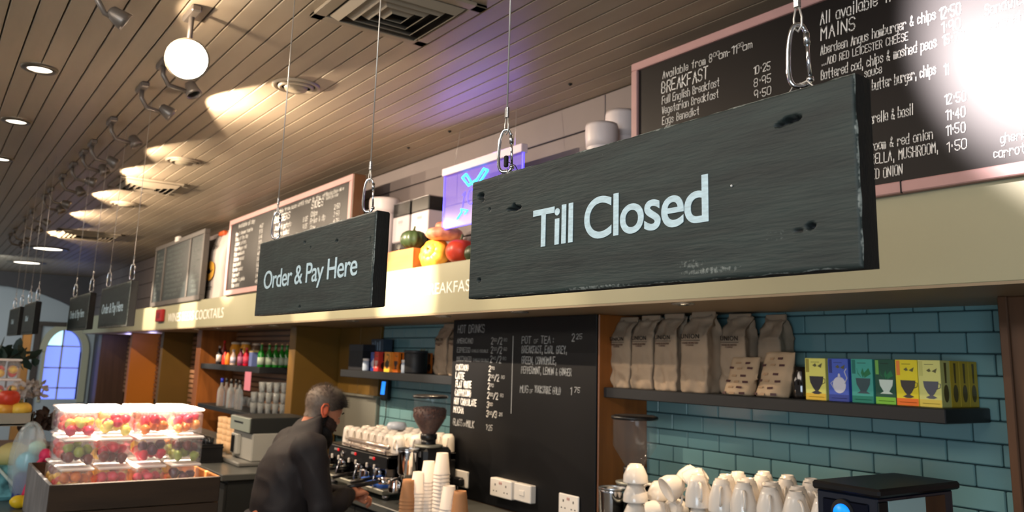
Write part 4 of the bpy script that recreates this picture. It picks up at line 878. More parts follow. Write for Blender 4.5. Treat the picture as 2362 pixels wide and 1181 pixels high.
pa = at_y(1388, 300, 2.46); tub(at_y(1388, 300, 2.39).x, 2.39, 0.070, at_y(1388, 288, 2.39).z-ZF, 'white lidded plastic tub behind Till Closed, the shorter left one')
pa = at_y(1436, 280, 2.45); tub(at_y(1434, 270, 2.542).x, 2.542, 0.072, at_y(1436, 256, 2.53).z-ZF, 'white lidded plastic tub beside the menu board, taller', txt='don')
pa = at_y(888, 470, 2.48); tub(pa.x, 2.48, 0.10, at_y(888, 460, 2.48).z-ZF, 'white lidded tub left of the oil tins')
def ribbed(mb, c, r, h, ribs=12, depth=0.1, tilt=None, mi=0, dimple=0.25):
    M_ = Matrix.Translation(c) @ (Euler(tilt).to_matrix().to_4x4() if tilt else Matrix.Identity(4))
    def fn(d, a, t): return (1-depth*0.5*(0.5+0.5*math.cos(ribs*a))*math.sin(t))*(1-dimple*abs(d.z)**6)
    return mb.sphere((0, 0, 0), (r, r, h), mi, 60, 24, M_, fn)
def pumpkin(name, c, r, h, m, label, tilt=None, ribs=12, depth=0.12, stem=True, extra=None, mstem=None):
    t = thing(name, label, 'pumpkin', c); ribbed(MB(), (0, 0, 0), r, h, ribs, depth, tilt).build('body', m, t)
    R = Euler(tilt).to_matrix().to_4x4() if tilt else Matrix.Identity(4)
    if stem: MB().tube([(0, 0, h*0.78), (0.002, 0, h*0.95), (0.006, 0.003, h*1.22)], [r*0.14, r*0.08, r*0.07], 8, M=R).build('stem', mstem or mat('stem_green', (92, 96, 58), 0.7), t)
    if extra: extra(t, R)
    return t
M_gsq = mat('squash_dark_green', (48, 62, 34), 0.38, var=0.3, vscale=30); M_psq = mat('squash_pink', (226, 120, 96), 0.45, var=0.22, vscale=18, c2=(240, 170, 130)); M_osq = mat('pumpkin_orange', (214, 130, 44), 0.4, var=0.2, vscale=7, c2=(232, 178, 60))
M_rsq = mat('squash_red', (196, 58, 34), 0.38, var=0.2, vscale=12); M_ysq = mat('squash_yellow', (232, 190, 70), 0.4, var=0.15, vscale=8)
c1 = at_y(960, 546, 2.43); pumpkin('pumpkin', (c1.x+0.01, 2.408, 2.337+0.066), 0.082, 0.068, M_gsq, 'dark green ribbed squash on the pine crate', ribs=11)
c2 = at_y(993, 583, 2.42); 
def ycent(t, R): ribbed(MB(), (0, 0, 0.040), 0.052, 0.042, 9, 0.22, None).build('yellow_crown', M_ysq, t, label='yellow ribbed crown facing the room').matrix_local = R
pumpkin('pumpkin', (c2.x+0.03, 2.43, ZF+0.089), 0.100, 0.072, M_osq, 'orange pumpkin with a yellow crown facing the room', tilt=(1.25, 0, 0.35), ribs=10, depth=0.14, extra=ycent, mstem=M_osq)
c3 = at_y(1049, 583, 2.42); pumpkin('pumpkin', (c3.x+0.05, 2.43, ZF+0.080), 0.086, 0.079, M_rsq, 'small red squash under the blue neon panel', ribs=7, depth=0.05)
c4 = at_y(1085, 583, 2.42); pumpkin('pumpkin', (c4.x, 2.45, ZF+0.060), 0.062, 0.058, M_gsq, 'small green gourd half hidden behind the Till Closed sign', ribs=6, depth=0.05)
c5 = at_y(1018, 541, 2.43)
def turb(t, R): ribbed(MB(), (0.0, 0, 0.045), 0.055, 0.036, 5, 0.3, None).build('turban_crown', M_psq, t)
pumpkin('pumpkin', (c5.x, 2.45, ZF+0.203), 0.112, 0.046, M_psq, 'pink turban squash resting on the orange and red ones', ribs=13, depth=0.08, stem=False, extra=turb)
# illuminated acrylic sign
M_acr = mat('blue_lit_acrylic', (120, 100, 230), 0.2, alpha=0.30, emit=(70, 50, 255), es=0.22)
M_neon = mat('cyan_neon', (60, 220, 255), 0.4, emit=(40, 190, 255), es=3.0); M_neon2 = mat('blue_neon', (80, 80, 255), 0.4, emit=(70, 60, 255), es=2.0)
t = thing('illuminated_sign', 'blue lit acrylic sign with bright cyan symbols, half behind Till Closed', 'sign', (-4.17, 2.40, 2.425))
MB().box((0.0, -0.003, 0.0), (0.78, 0.003, 0.315)).build('acrylic_sheet', M_acr, t)
MB().box((-0.005, -0.02, 0.308), (0.79, 0.02, 0.352), bev=0.003).build('light_bar', mat('white_bar', (214, 200, 214), 0.4), t)
MB().box((0, -0.004, -0.004), (0.78, 0.004, 0.003)).box((-0.003, -0.004, 0), (0.003, 0.004, 0.31)).box((0.775, -0.004, 0), (0.785, 0.004, 0.31)).build('glowing_edge', M_neon2, t)
mb = MB()
for (a, b) in (((0.20, 0.270), (0.27, 0.215)), ((0.24, 0.285), (0.30, 0.225)), ((0.42, 0.285), (0.33, 0.215)), ((0.46, 0.270), (0.37, 0.205)), ((0.20, 0.270), (0.24, 0.285)), ((0.42, 0.285), (0.46, 0.27)), ((0.27, 0.215), (0.35, 0.235)), ((0.30, 0.222), (0.37, 0.205))):
    mb.tube([(a[0], -0.004, a[1]), (b[0], -0.004, b[1])], 0.006, 5)
mb.tube([(0.16, -0.004, 0.04), (0.21, -0.004, 0.075), (0.20, -0.004, 0.09), (0.27, -0.004, 0.075), (0.24, -0.004, 0.06)], 0.005, 5).build('cyan_symbol', M_neon, t)
mb = MB(); mb.tube([(0.21, -0.004, 0.17), (0.235, -0.004, 0.185), (0.215, -0.004, 0.10)], 0.0025, 5); mb.tube([(0.30+math.cos(a)*0.035, -0.004, 0.148+math.sin(a)*0.042) for a in [2*PI*i/14 for i in range(14)]], 0.0025, 5, closed=True)
mb.tube([(0.40, -0.004, 0.17), (0.43, -0.004, 0.19), (0.41, -0.004, 0.10)], 0.0025, 5).build('blue_outline_numerals', M_neon2, t)
MB().tube([(0.1, 0, 0.35), (0.12, 0.02, 0.572)], 0.0012, 4).tube([(0.70, 0, 0.35), (0.68, 0.02, 0.572)], 0.0012, 4).build('hanging_wire', M_wire, t)
light('AREA', 'neon_glow', (-3.78, 2.36, 2.79), 1.3, (0.30, 0.18, 1.0), (-3.62, 1.5, 3.0), shape='RECTANGLE', size=0.7, size_y=0.05)
# tall flour / crisp packet between the boards
t = thing('paper_packet', 'tall white packet with a yellow disc standing between menu boards', 'packet', (-8.86, 2.46, ZF), (0, 0, 0.0))
mb = MB(); v = []; f = []; nz, n = 18, 20
for j in range(nz+1):
    s = j/nz; wq = 0.30*(1-0.10*s); dq = 0.07*(1 if s < 0.75 else 1-(s-0.75)*3.4)
    for i in range(n):
        a = 2*PI*i/n; ca, sa = math.cos(a), math.sin(a); q = noise.noise_vector(Vector((ca, sa, s*5)))
        v.append((math.copysign(abs(ca)**0.5, ca)*wq+0.16*s+q.x*0.02, math.copysign(abs(sa)**0.6, sa)*dq+q.y*0.012, s*0.68))
for j in range(nz):
    for i in range(n): f.append((j*n+i, j*n+(i+1) % n, (j+1)*n+(i+1) % n, (j+1)*n+i))
f.append(tuple(range(n-1, -1, -1))); f.append(tuple(nz*n+i for i in range(n)))
mb.add(v, f, 0, True).build('packet_body', mat('packet_white', (208, 200, 196), 0.6, bump=0.3, bscale=12), t)
MB().prism([(-0.0+math.cos(a)*0.17, 0.30+math.sin(a)*0.10) for a in [2*PI*i/24 for i in range(24)]], 0.002, M=Matrix.Translation((0.02, -0.085, 0))).build('yellow_disc', mat('packet_yellow', (212, 158, 60), 0.5), t)
MB().prism([(-0.12, 0.29), (0.0, 0.33), (0.05, 0.30), (0.14, 0.31), (0.02, 0.27)], 0.002, M=Matrix.Translation((0.02, -0.088, 0))).build('dark_motif', M_ink, t)
text_mesh('packet_lettering', 'SH', 0.16, 0.055, M_ink, t, (0.02, -0.075, 0.52)); MB().box((-0.17, -0.082, 0.13), (0.12, -0.080, 0.137)).box((-0.14, -0.082, 0.11), (0.10, -0.080, 0.117)).build('packet_small_print', M_ink, t)
MB().box((0.08, -0.05, 0.655), (0.26, 0.0, 0.70), bev=0.01).build('orange_top', mat('packet_orange', (206, 90, 40), 0.5), t)
# ------------------------------------------------------------------ bar shelf goods
ZB = 1.573
def bx(px, Y=2.66, py=850): return at_y(px, py, Y).x
def bottle(x, y, z, prof, m, label, parts=(), name='bottle', group=None):
    t = thing(name, label, 'bottle', (x, y, z), group=group)
    MB().lathe(prof, 18).build('body', m, t)
    for nm, pf, mm in parts: MB().lathe(pf, 18).build(nm, mm, t)
    return t
M_green = mat('green_glass', (24, 130, 34), 0.06, coat=0.5, spec=0.8, emit=None); M_greenlab = mat('pale_green_label', (186, 204, 180), 0.5); M_cork = mat('cork_cap', (214, 170, 130), 0.7)
gb_prof = [(0.0, 0), (0.029, 0), (0.031, 0.006), (0.031, 0.115), (0.024, 0.138), (0.013, 0.155), (0.0115, 0.195), (0.013, 0.198), (0.013, 0.205), (0.0, 0.205)]
gnames = ('first', 'second', 'third', 'fourth', 'fifth', 'last')
for i, q in enumerate((600, 618, 633, 647, 659, 670)):
    yy = 2.638+(q-600)/70*0.285; g = bottle(bx(q, yy), yy, ZB, gb_prof, M_green, 'green glass bottle with pale label, %s from the left in its row' % gnames[i],
        [('label', [(0.0316, 0.022), (0.0316, 0.088)], M_greenlab), ('cork', [(0.012, 0.205), (0.012, 0.216), (0, 0.216)], M_cork)])
def jar_(x, y, r, h, m, lab, lid=M_plastic):
    t = thing('storage_jar', lab, 'jar', (x, y, ZB))
    MB().lathe([(0, 0), (r*0.95, 0), (r, 0.01), (r, h*0.72), (r*0.75, h*0.86), (r*0.75, h*0.9), (0, h*0.9)], 22).build('filled_body', m, t)
    MB().lathe([(r*0.85, h*0.9), (r*0.85, h*0.97), (r*0.5, h), (0, h)], 22).build('lid', lid, t); return t
M_gold = mat('amber_juice', (236, 160, 50), 0.12, coat=0.5); M_lidglass = mat('jar_lid', (214, 200, 180), 0.2)
jar_(bx(540, 2.80), 2.80, 0.060, 0.235, M_gold, 'tall amber filled jar on the bar shelf, left one', M_lidglass)
jar_(bx(563, 2.82), 2.82, 0.060, 0.235, M_gold, 'tall amber filled jar on the bar shelf, right one', M_lidglass)
jar_(bx(588, 2.86), 2.86, 0.050, 0.225, mat('murky_jar', (120, 96, 76), 0.1, coat=0.5), 'dim glass jar behind the green bottles', M_lidglass)
small = [0.0, 0], [0.026, 0], [0.028, 0.006], [0.028, 0.085], [0.012, 0.112], [0.011, 0.135], [0, 0.135]
def small_b(q, Y, c, lab, capc=(200, 40, 40), h=1.0, labc=None):
    pf = [(a*1.0, b*h) for a, b in small]; m = mat('drink_%d_%d_%d' % c, c, 0.2, coat=0.4)
    bottle(bx(q, Y), Y, ZB, pf, m, lab, [('cap', [(0.0125, 0.128*h), (0.0125, 0.145*h), (0, 0.145*h)], mat('cap_%d_%d_%d' % capc, capc, 0.4))]+([('label', [(0.0286, 0.02*h), (0.0286, 0.075*h)], mat('label_%d_%d_%d' % labc, labc, 0.5))] if labc else []))
small_b(503, 2.66, (30, 26, 28), 'small dark bottle with a white label at the left end of the bar shelf', (190, 180, 176), 1.3, (196, 186, 182))
small_b(513, 2.72, (150, 30, 26), 'tall red-capped bottle behind the small dark bottle', (200, 30, 30), 1.7)
small_b(517, 2.64, (206, 50, 36), 'small red drink bottle beside the dark one', (60, 20, 20), 1.0)
small_b(524, 2.66, (230, 130, 30), 'small orange drink bottle beside the red one', (40, 30, 30), 1.0)
small_b(536, 2.64, (196, 170, 160), 'pale bottle in front of the amber jar', (210, 200, 200), 1.05, (178, 176, 196))
small_b(553, 2.64, (140, 40, 80), 'berry coloured drink bottle', (40, 30, 34), 1.15, (196, 120, 150))
small_b(566, 2.65, (214, 20, 50), 'bright red drink bottle beside the berry one', (230, 90, 100), 1.2, (230, 70, 100))
carton(bx(577, 2.64), 2.62, ZB, 0.085, 0.06, 0.150, (108, 122, 176), 'blue carton with a yellow top left of the green bottles', lid=(0.02, (226, 196, 130)), name='drink_carton', cat='carton')
# lower bar shelf: spirit bottles and stacked tumblers
ZB2 = 1.161
M_clear = mat('thin_clear_glass', (225, 232, 236), 0.06, trans=0.85, ior=1.25)
sp = [(0, 0), (0.036, 0), (0.038, 0.008), (0.038, 0.15), (0.030, 0.18), (0.014, 0.20), (0.013, 0.245), (0, 0.245)]
for q, Y, cc, nm in ((508, 2.62, (20, 50, 190), 'with a blue cap'), (519, 2.70, (24, 24, 26), 'with a black cap, behind the blue-capped one'), (530, 2.63, (26, 26, 28), 'with a black cap, second in front'), (541, 2.72, (30, 26, 24), 'with a black cap, at the back'), (550, 2.63, (40, 36, 36), 'with a dark cap, nearest the glasses')):
    bottle(bx(q, Y, 930), Y, ZB2, sp, M_clear, 'clear glass bottle '+nm, [('cap', [(0.0145, 0.235), (0.0145, 0.275), (0, 0.275)], mat('cap_%d_%d_%d' % cc, cc, 0.4))])
tm = MB().lathe([(0.022, 0), (0.024, 0.003), (0.033, 0.092), (0.031, 0.092), (0.0225, 0.006), (0.0, 0.005)], 16).mesh('glass', M_clear)
ng = 0
for lev in range(3):
    for i, q in enumerate((584, 601, 618, 635, 652, 668)):
        yy = 2.62+max(0, q-590)/90*0.26
        if lev == 2 and i in (0,): continue
        link('tumbler', tm, None, (bx(q, yy, 945), yy, ZB2+lev*0.094), None, 'clear tumbler on the lower bar shelf, %s level, %s column from the left' % (('bottom', 'middle', 'top')[lev], ORD[i]), 'glass', 'stacked tumblers on the lower bar shelf')
for i in range(5):
    link('tumbler', tm, None, (-9.05+i*0.17, 2.86, ZB2), None, 'clear tumbler behind the clear bottles, %s from the left' % ORD[i], 'glass', 'tumblers behind the clear bottles')
pk = at_y(573, 860, 2.592); MB().box((-0.09, 0, -0.17), (0.09, 0.002, 0)).box((-0.06, -0.001, -0.11), (0.05, 0, -0.10)).box((-0.06, -0.001, -0.13), (0.03, 0, -0.12)).build('hanging_card', mat('pink_card', (214, 130, 150), 0.6), None, (pk.x, 2.59, 1.525), label='pink card hanging below the upper bar shelf', cat='card')
# chalk panel with white writing in the far bay
cpn = thing('chalk_panel', 'slate blue panel with white writing between the far orange piers', 'panel', (-12.35, 2.93, 1.05))
MB().box((0, 0, 0), (0.80, 0.02, 0.87), bev=0.003).build('panel', mat('slate_blue', (66, 76, 92), 0.5), cpn)
mb = MB()
for i in range(9):
    if i != 5: strokes(mb, ''.join(rw.choice('abcdeorst ') for _ in range(5+i % 4)), 0.10, 0.74-i*0.08, 0.035, 0.055, th=0.16)
mb.build('lettering', mat('panel_chalk', (190, 196, 204), 0.7), cpn)
# ------------------------------------------------------------------ bar counter: dispenser, till back, cup rack
M_palegrey = mat('pale_grey_enamel', (176, 176, 170), 0.35)
t = thing('drinks_dispenser', 'pale grey upright machine on the bar counter behind the barista', 'machine', (-6.50, 2.0, 0.92))
MB().box((0.0, 0.03, 0.03), (0.44, 0.45, 0.222), bev=0.008).build('body', M_palegrey, t)
MB().box((-0.03, -0.06, 0.0), (0.45, 0.47, 0.03), bev=0.008).build('base', mat('grey_base', (120, 120, 116), 0.4), t)
MB().box((0.05, 0.0, 0.06), (0.20, 0.03, 0.20), bev=0.004).build('front_panel', M_palegrey, t); MB().box((0.09, -0.012, 0.07), (0.14, 0.0, 0.19), bev=0.004).build('dark_slot', M_black, t)
t = thing('till_printer', 'dark box with a pale front standing on the grey machine', 'box', (-6.50, 2.0, 1.1425))
MB().box((0, 0.012, 0), (0.44, 0.45, 0.105), bev=0.005).build('housing', M_cab, t); MB().box((0.004, 0, 0.004), (0.436, 0.012, 0.101), bev=0.003).build('front_face', mat('pale_front', (150, 160, 152), 0.4), t)
MB().box((0.10, -0.003, 0.06), (0.30, 0.001, 0.07)).build('slot', M_black, t)
rk = thing('cup_rack', 'black two-tier rack on the bar counter holding black cups', 'rack', (-7.25, 1.765, 0.92))
for z in (0.0, 0.10): MB().box((0, 0, z), (0.90, 0.16, z+0.012), bev=0.002).build('tier', M_black, rk)
for xx in (0.005, 0.885): MB().box((xx, 0.005, 0), (xx+0.01, 0.155, 0.13)).build('upright', M_black, rk)
cup_b = MB().lathe([(0.026, 0), (0.028, 0.002), (0.036, 0.055), (0.034, 0.055), (0.024, 0.006), (0.0, 0.006)], 16).tube([(0.034, 0, 0.045), (0.055, 0, 0.042), (0.055, 0, 0.02), (0.031, 0, 0.015)], 0.004, 6)
cbm = cup_b.mesh('black_cup', mat('black_glaze', (24, 25, 28), 0.15, coat=0.5))
for z, nm in ((0.0125, 'lower'), (0.1125, 'upper')):
    for i in range(9): link('black_cup', cbm, None, (-7.19+i*0.094, 1.845, 0.92+z), (0, 0, -0.6), 'black cup, %s from the left on the %s tier of the cup rack' % (ORD[i], nm), 'cup', 'black cups on the %s tier of the rack' % nm)
M_beige = mat('beige_paper_cup', (214, 178, 136), 0.7)
bs = MB().lathe([(0.028, 0.0), (0.036, 0.085), (0.034, 0.085), (0.027, 0.004), (0, 0.004)], 14).mesh('paper_cup', M_beige)
for i in range(6):
    for k in range(5): link('paper_cup', bs, None, (-7.16+i*0.13, 2.14, 0.9205+k*0.044), None, 'beige paper cup, %s from the bottom in the %s stack below the bar shelf' % (ORD[k], ORD[i]), 'cup', 'beige paper cups below the bar shelf')
carton(-6.57, 1.83, 0.92, 0.06, 0.04, 0.13, (190, 40, 44), 'small red and blue carton at the right end of the cup rack', lid=(0.05, (60, 110, 190)))
# ------------------------------------------------------------------ espresso machine of the barista
M_chdk = mat('smoked_chrome', (150, 146, 144), 0.12, metal=1.0); M_rail_lit = mat('cup_rail_metal', (222, 206, 196), 0.25, metal=0.7)  # rail colour carries the pinkish light that falls on it
em = thing('espresso_machine', 'black and chrome espresso machine in front of the barista', 'coffee machine', (-5.12, 2.2, 0.931))
W = 0.80
MB().box((0.02, 0.14, 0.05), (W-0.02, 0.44, 0.19), bev=0.006).build('body', M_black, em)
MB().box((0, 0.0, 0.155), (W, 0.14, 0.232), bev=0.008).build('control_panel', M_black, em)
MB().box((0, 0.0, 0.232), (W, 0.44, 0.238), bev=0.002).build('top_plate', M_chdk, em)
MB().box((0, -0.02, 0.03), (W, 0.16, 0.055), bev=0.004).build('drip_tray', M_steel, em)
for k in range(9): MB().box((0.03+k*0.083, -0.01, 0.055), (0.09+k*0.083, 0.14, 0.058)).build('grid_bar', M_chrome, em)
for sx in (0.0, W-0.016):
    MB().box((sx, 0.0, 0.10), (sx+0.016, 0.20, 0.222), bev=0.004).build('side_plate', M_chrome, em); MB().box((sx, 0.05, 0.03), (sx+0.016, 0.44, 0.20), bev=0.004).build('side_panel', M_black, em)
for xx, yy in ((0.05, 0.03), (W-0.05, 0.03), (0.05, 0.40), (W-0.05, 0.40)): MB().lathe([(0.022, 0), (0.018, 0.03)], 12, M=Matrix.Translation((xx, yy, 0))).build('foot', M_chrome, em)
MB().tube([(0.28, 0.01, 0.278), (W-0.01, 0.01, 0.278)], 0.013, 12).build('cup_rail', M_rail_lit, em); MB().tube([(0.24, -0.005, 0.252), (W-0.02, -0.005, 0.252)], 0.008, 10).build('cup_rail', M_rail_lit, em)
for xx in (0.30, 0.52, 0.76): MB().tube([(xx, 0.01, 0.236), (xx, 0.01, 0.27)], 0.005, 8).build('rail_post', M_rail_lit, em)
M_redl = mat('red_badge', (214, 30, 40), 0.4, emit=(220, 30, 40), es=0.25)
for k in range(3):
    cx = 0.13+k*0.245
    MB().box((cx-0.035, -0.004, 0.200), (cx+0.01, 0.0, 0.212), bev=0.001).build('grey_badge', mat('badge_grey', (150, 146, 146), 0.4), em); MB().box((cx+0.012, -0.006, 0.198), (cx+0.035, 0.0, 0.214), bev=0.002).build('red_button', M_redl, em)
    for sx in (-0.05, 0.045): MB().box((cx+sx-0.007, -0.014, 0.150), (cx+sx+0.007, -0.002, 0.176), bev=0.003).build('white_switch', M_white, em)
    gh = MB().lathe([(0.036, 0), (0.038, 0.01), (0.038, 0.04), (0.028, 0.06)], 18, M=Matrix.Translation((cx, 0.05, 0.105))).build('group_head', M_chrome, em)
    MB().lathe([(0.03, 0), (0.034, 0.02)], 18, M=Matrix.Translation((cx, 0.05, 0.086))).tube([(cx, 0.02, 0.098), (cx+0.01, -0.05, 0.092), (cx+0.02, -0.13, 0.082)], [0.008, 0.011, 0.012], 8).tube([(cx, 0.05, 0.088), (cx, 0.045, 0.07)], 0.008, 8).build('portafilter', M_black, em)
    MB().tube([(cx+0.11, -0.004, 0.16), (cx+0.11, -0.03, 0.15), (cx+0.115, -0.05, 0.09), (cx+0.12, -0.045, 0.06)], 0.004, 6).build('steam_wand', M_chrome, em)
MB().lathe([(0.018, 0), (0.018, 0.006), (0.0, 0.006)], 16, M=Matrix.Translation((0.22, 0, 0.19)) @ Matrix.Rotation(PI/2, 4, 'X')).build('pressure_gauge', M_chrome, em)
# mugs upside down on the machine top
def mug_mesh(r0, r1, h, name, m=M_china):
    mb = MB().lathe([(0, 0.006), (r1-0.005, 0.004), (r1-0.003, 0), (r1, 0), (r1, 0.004), (r1*0.97, h*0.4), (r0*1.12, h*0.78), (r0*0.95, h*0.92), (r0*0.8, h*0.93), (r0*0.78, h), (r0*0.66, h), (r0*0.62, h*0.965), (0, h*0.96)], 26)
    hp = [(r1*0.94, 0, h*0.28), (r1*1.35, 0, h*0.26), (r1*1.58, 0, h*0.42), (r1*1.5, 0, h*0.62), (r1*1.2, 0, h*0.74), (r0*1.1, 0, h*0.76)]
    mb.tube(hp, [0.0055, 0.0048, 0.0045, 0.0045, 0.0048, 0.006], 8); return mb.mesh(name, m)
mug_a = mug_mesh(0.032, 0.040, 0.098, 'mug')
rnd = random.Random(5); zt = 0.931+0.239
for r in range(4):
    for i in range(8):
        x = -5.05+i*0.094+(0.02 if r % 2 else 0); yy = 2.300+r*0.105
        if x > -4.36: continue
        nm = ('front', 'second', 'third', 'rear')[r]
        link('mug', mug_a, None, (x, yy, zt), (0, 0, rnd.uniform(-1.1, -0.6)), 'white mug upside down, %s from the left in the %s row on the espresso machine' % (ORD[i], nm), 'mug', 'mugs in the %s row on the espresso machine' % nm)
MB().lathe([(0.0, 0.0), (0.055, 0), (0.062, 0.02), (0.05, 0.04), (0.0, 0.045)], 24).build('saucer_bowl', mat('pale_blue_china', (190, 200, 214), 0.2), None, (at_y(915, 985, 2.47).x, 2.47, zt+0.099), label='pale blue small bowl on top of the mugs', cat='bowl')
# grinders
M_beans = mat('coffee_beans', (88, 52, 38), 0.45, var=0.4, vscale=70, bump=1.0, bscale=110)
M_hop = mat('hopper_plastic', (130, 140, 144), 0.05, alpha=0.15, coat=0.8)
def grinder(x, y, zl, label, beans, zb=0.931, r=0.092):
    t = thing('coffee_grinder', label, 'grinder', (x, y, zb)); Z = zl-zb
    MB().lathe([(r*1.03, Z-0.014), (r*1.06, Z-0.010), (r*1.05, Z-0.002), (r*0.9, Z+0.003), (0, Z+0.004)], 32).build('lid', M_black, t)
    MB().lathe([(r*0.98, Z-0.014), (r*0.98, Z-0.12), (r*0.86, Z-0.14), (0.036, Z-0.205), (0.034, Z-0.235)], 32, cap=False).build('hopper', M_hop, t)
    if beans:
        nb = []
        MB().lathe([(0.033, Z-0.225), (0.035, Z-0.205), (r*0.83, Z-0.141), (r*0.945, Z-0.118), (r*0.945, Z-0.075), (r*0.7, Z-0.066), (0.0, Z-0.060)], 40).build('bean_fill', M_beans, t)
        bm_ = MB(); rr = random.Random(2)
        for k in range(300):
            a = rr.uniform(0, 2*PI)
            if k % 2: q = rr.uniform(0, 0.94)**0.5*r*0.93; c_ = (math.cos(a)*q, math.sin(a)*q, Z-0.062-0.01*(q/r)**2)
            else: zz = rr.uniform(0, 0.045); c_ = (math.cos(a)*r*0.945, math.sin(a)*r*0.945, Z-0.118+zz)
            bm_.sphere((0, 0, 0), (0.0060, 0.0042, 0.0034), n=6, m=4, M=Matrix.Translation(c_) @ Euler((rr.uniform(0, 3), rr.uniform(0, 3), a)).to_matrix().to_4x4())
        o = bm_.build('loose_beans', M_beans, t); o['kind'] = 'stuff'
    MB().lathe([(0.040, Z-0.235), (0.046, Z-0.228), (0.046, Z-0.205), (0.038, Z-0.202)], 24).lathe([(0.040, Z-0.27), (0.040, Z-0.235)], 24).build('collar', M_black, t)
    MB().lathe([(0.075, Z-0.272), (0.078, Z-0.268), (0.078, Z-0.262), (0.05, Z-0.258)], 24).build('adjusting_ring', M_steel, t)
    bh = Z-0.272
    MB().box((-0.085, -0.10, 0.0), (0.085, 0.13, 0.03), bev=0.01).box((-0.075, -0.06, 0.03), (0.075, 0.11, bh), bev=0.018).build('body', M_black, t)
    MB().box((-0.03, -0.0625, bh-0.05), (0.03, -0.06, bh-0.02), bev=0.001).build('label_plate', mat('plate_grey', (170, 168, 166), 0.4), t)
    D = Matrix.Translation((0, -0.118, 0))
    dz = Z-0.285
    MB().lathe([(0.056, dz), (0.058, dz-0.004), (0.056, dz-0.012), (0.056, dz-0.115), (0.050, dz-0.125), (0.030, dz-0.16), (0.026, dz-0.175)], 32, M=D, cap=True).build('doser', M_chrome, t)
    MB().lathe([(0.058, dz+0.008), (0.060, dz), (0.056, dz-0.002)], 32, M=D, cap=False).build('doser_rim', M_zinc, t)
    MB().tube([(-0.05, -0.10, dz-0.14), (0.0, -0.20, dz-0.15)], 0.006, 8).build('lever', M_black, t)
    MB().box((-0.03, -0.13, bh*0.32), (0.03, -0.055, bh*0.32+0.01), bev=0.003).build('fork', M_zinc, t)
    return t
gl = at_y(993, 915, 2.36); grinder(gl.x, 2.36, 1.498, 'coffee grinder full of roasted beans left of the blackboard', True)
gr = at_y(1464, 958, 2.50); grinder(gr.x, 2.50, 1.487, 'coffee grinder with an empty clear hopper right of the blackboard', False)
# takeaway cup stacks
def stack(px, py, Y, n, m, nm, rimm=None, r0=0.029, r1=0.041, h=0.105, pitch_=0.0175):
    top = at_y(px, py, Y); rb = [] if m is not M_kcup else [(r1+(r0-r1)*q_/9+(0.0014 if q_ % 2 else 0), 0.008+(h-0.012)*q_/9) for q_ in range(1, 9)]
    me = MB().lathe([(r1+0.0015, 0.0), (r1+0.003, 0.002), (r1+0.0015, 0.005), (r1, 0.006)]+rb+[(r0, h), (r0-0.002, h), (r0-0.003, h-0.006), (0, h-0.006)], 24).mesh('paper_cup', m)
    n = max(1, int((top.z-0.931-h)/pitch_+0.5)); z0 = 0.931
    for k in range(n+1):
        lab = ('topmost cup of the '+nm) if k == n else ORD[min(19, n-k)]+' cup from the top in the '+nm
        link('paper_cup', me, None, (top.x, Y, z0+k*pitch_), None, lab, 'cup', None if k == n else nm)
M_pcup = mat('white_paper_cup', (238, 226, 214), 0.5); M_kcup = mat('ribbed_kraft_cup', (190, 136, 92), 0.7)
stack(1021, 1041, 2.27, 10, M_pcup, 'tallest white cup stack, beside the grinder')
stack(990, 1062, 2.26, 8, M_pcup, 'second tallest white cup stack')
stack(966, 1088, 2.21, 5, M_pcup, 'short white cup stack beside the kraft stack')
stack(943, 1104, 2.16, 7, M_kcup, 'kraft ribbed cup stack left of the white stacks')
stack(1036, 1124, 2.17, 5, M_pcup, 'front white cup stack with kraft tops')
stack(1062, 1128, 2.20, 5, M_kcup, 'low kraft cup stack next to the wall plug')
# blue cloth and metal jugs on the counter front
cb = at_y(872, 1172, 2.25)
t = thing('folded_cloth', 'folded bright blue cloth beside the milk jugs', 'cloth', (cb.x, 2.245, 0.990))
mb = MB(); v = []; f = []
for j in range(9):
    for i in range(13):
        q = noise.noise_vector(Vector((i*0.5, j*0.5, 0))); v.append((-0.14+i*0.023+q.x*0.004, -0.05+j*0.014, 0.030+q.z*0.014*(1 if 0 < i < 12 else 0.4)))
for j in range(8):
    for i in range(12): a = j*13+i; f.append((a, a+1, a+14, a+13))
n0 = len(v); v += [(p_[0], p_[1], 0.001) for p_ in v[:n0]]
for j in range(8):
    for i in range(12): a = n0+j*13+i; f.append((a+13, a+14, a+1, a))
edge = [i for i in range(13)]+[j*13+12 for j in range(1, 9)]+[8*13+i for i in range(11, -1, -1)]+[j*13 for j in range(7, 0, -1)]
for i in range(len(edge)): a, b = edge[i], edge[(i+1) % len(edge)]; f.append((b, a, a+n0, b+n0))
mb.add(v, f, 0, True).build('cloth', mat('blue_cloth', (58, 110, 214), 0.8), t)
for q, yy, nm in ((836, 2.225, 'left of the blue cloth'), (908, 2.205, 'right of the blue cloth')):
    t = thing('milk_jug', 'small steel milk jug '+nm, 'jug', (at_y(q, 1175, yy).x, yy, 0.990))
    MB().lathe([(0, 0), (0.034, 0), (0.036, 0.004), (0.037, 0.03), (0.029, 0.062), (0.031, 0.072), (0.029, 0.072), (0.027, 0.062), (0.034, 0.03), (0, 0.006)], 20).build('body', M_chrome, t)
    MB().tube([(0.030, 0, 0.062), (0.055, 0, 0.058), (0.056, 0, 0.03), (0.036, 0, 0.018)], 0.004, 6).build('handle', M_chrome, t)
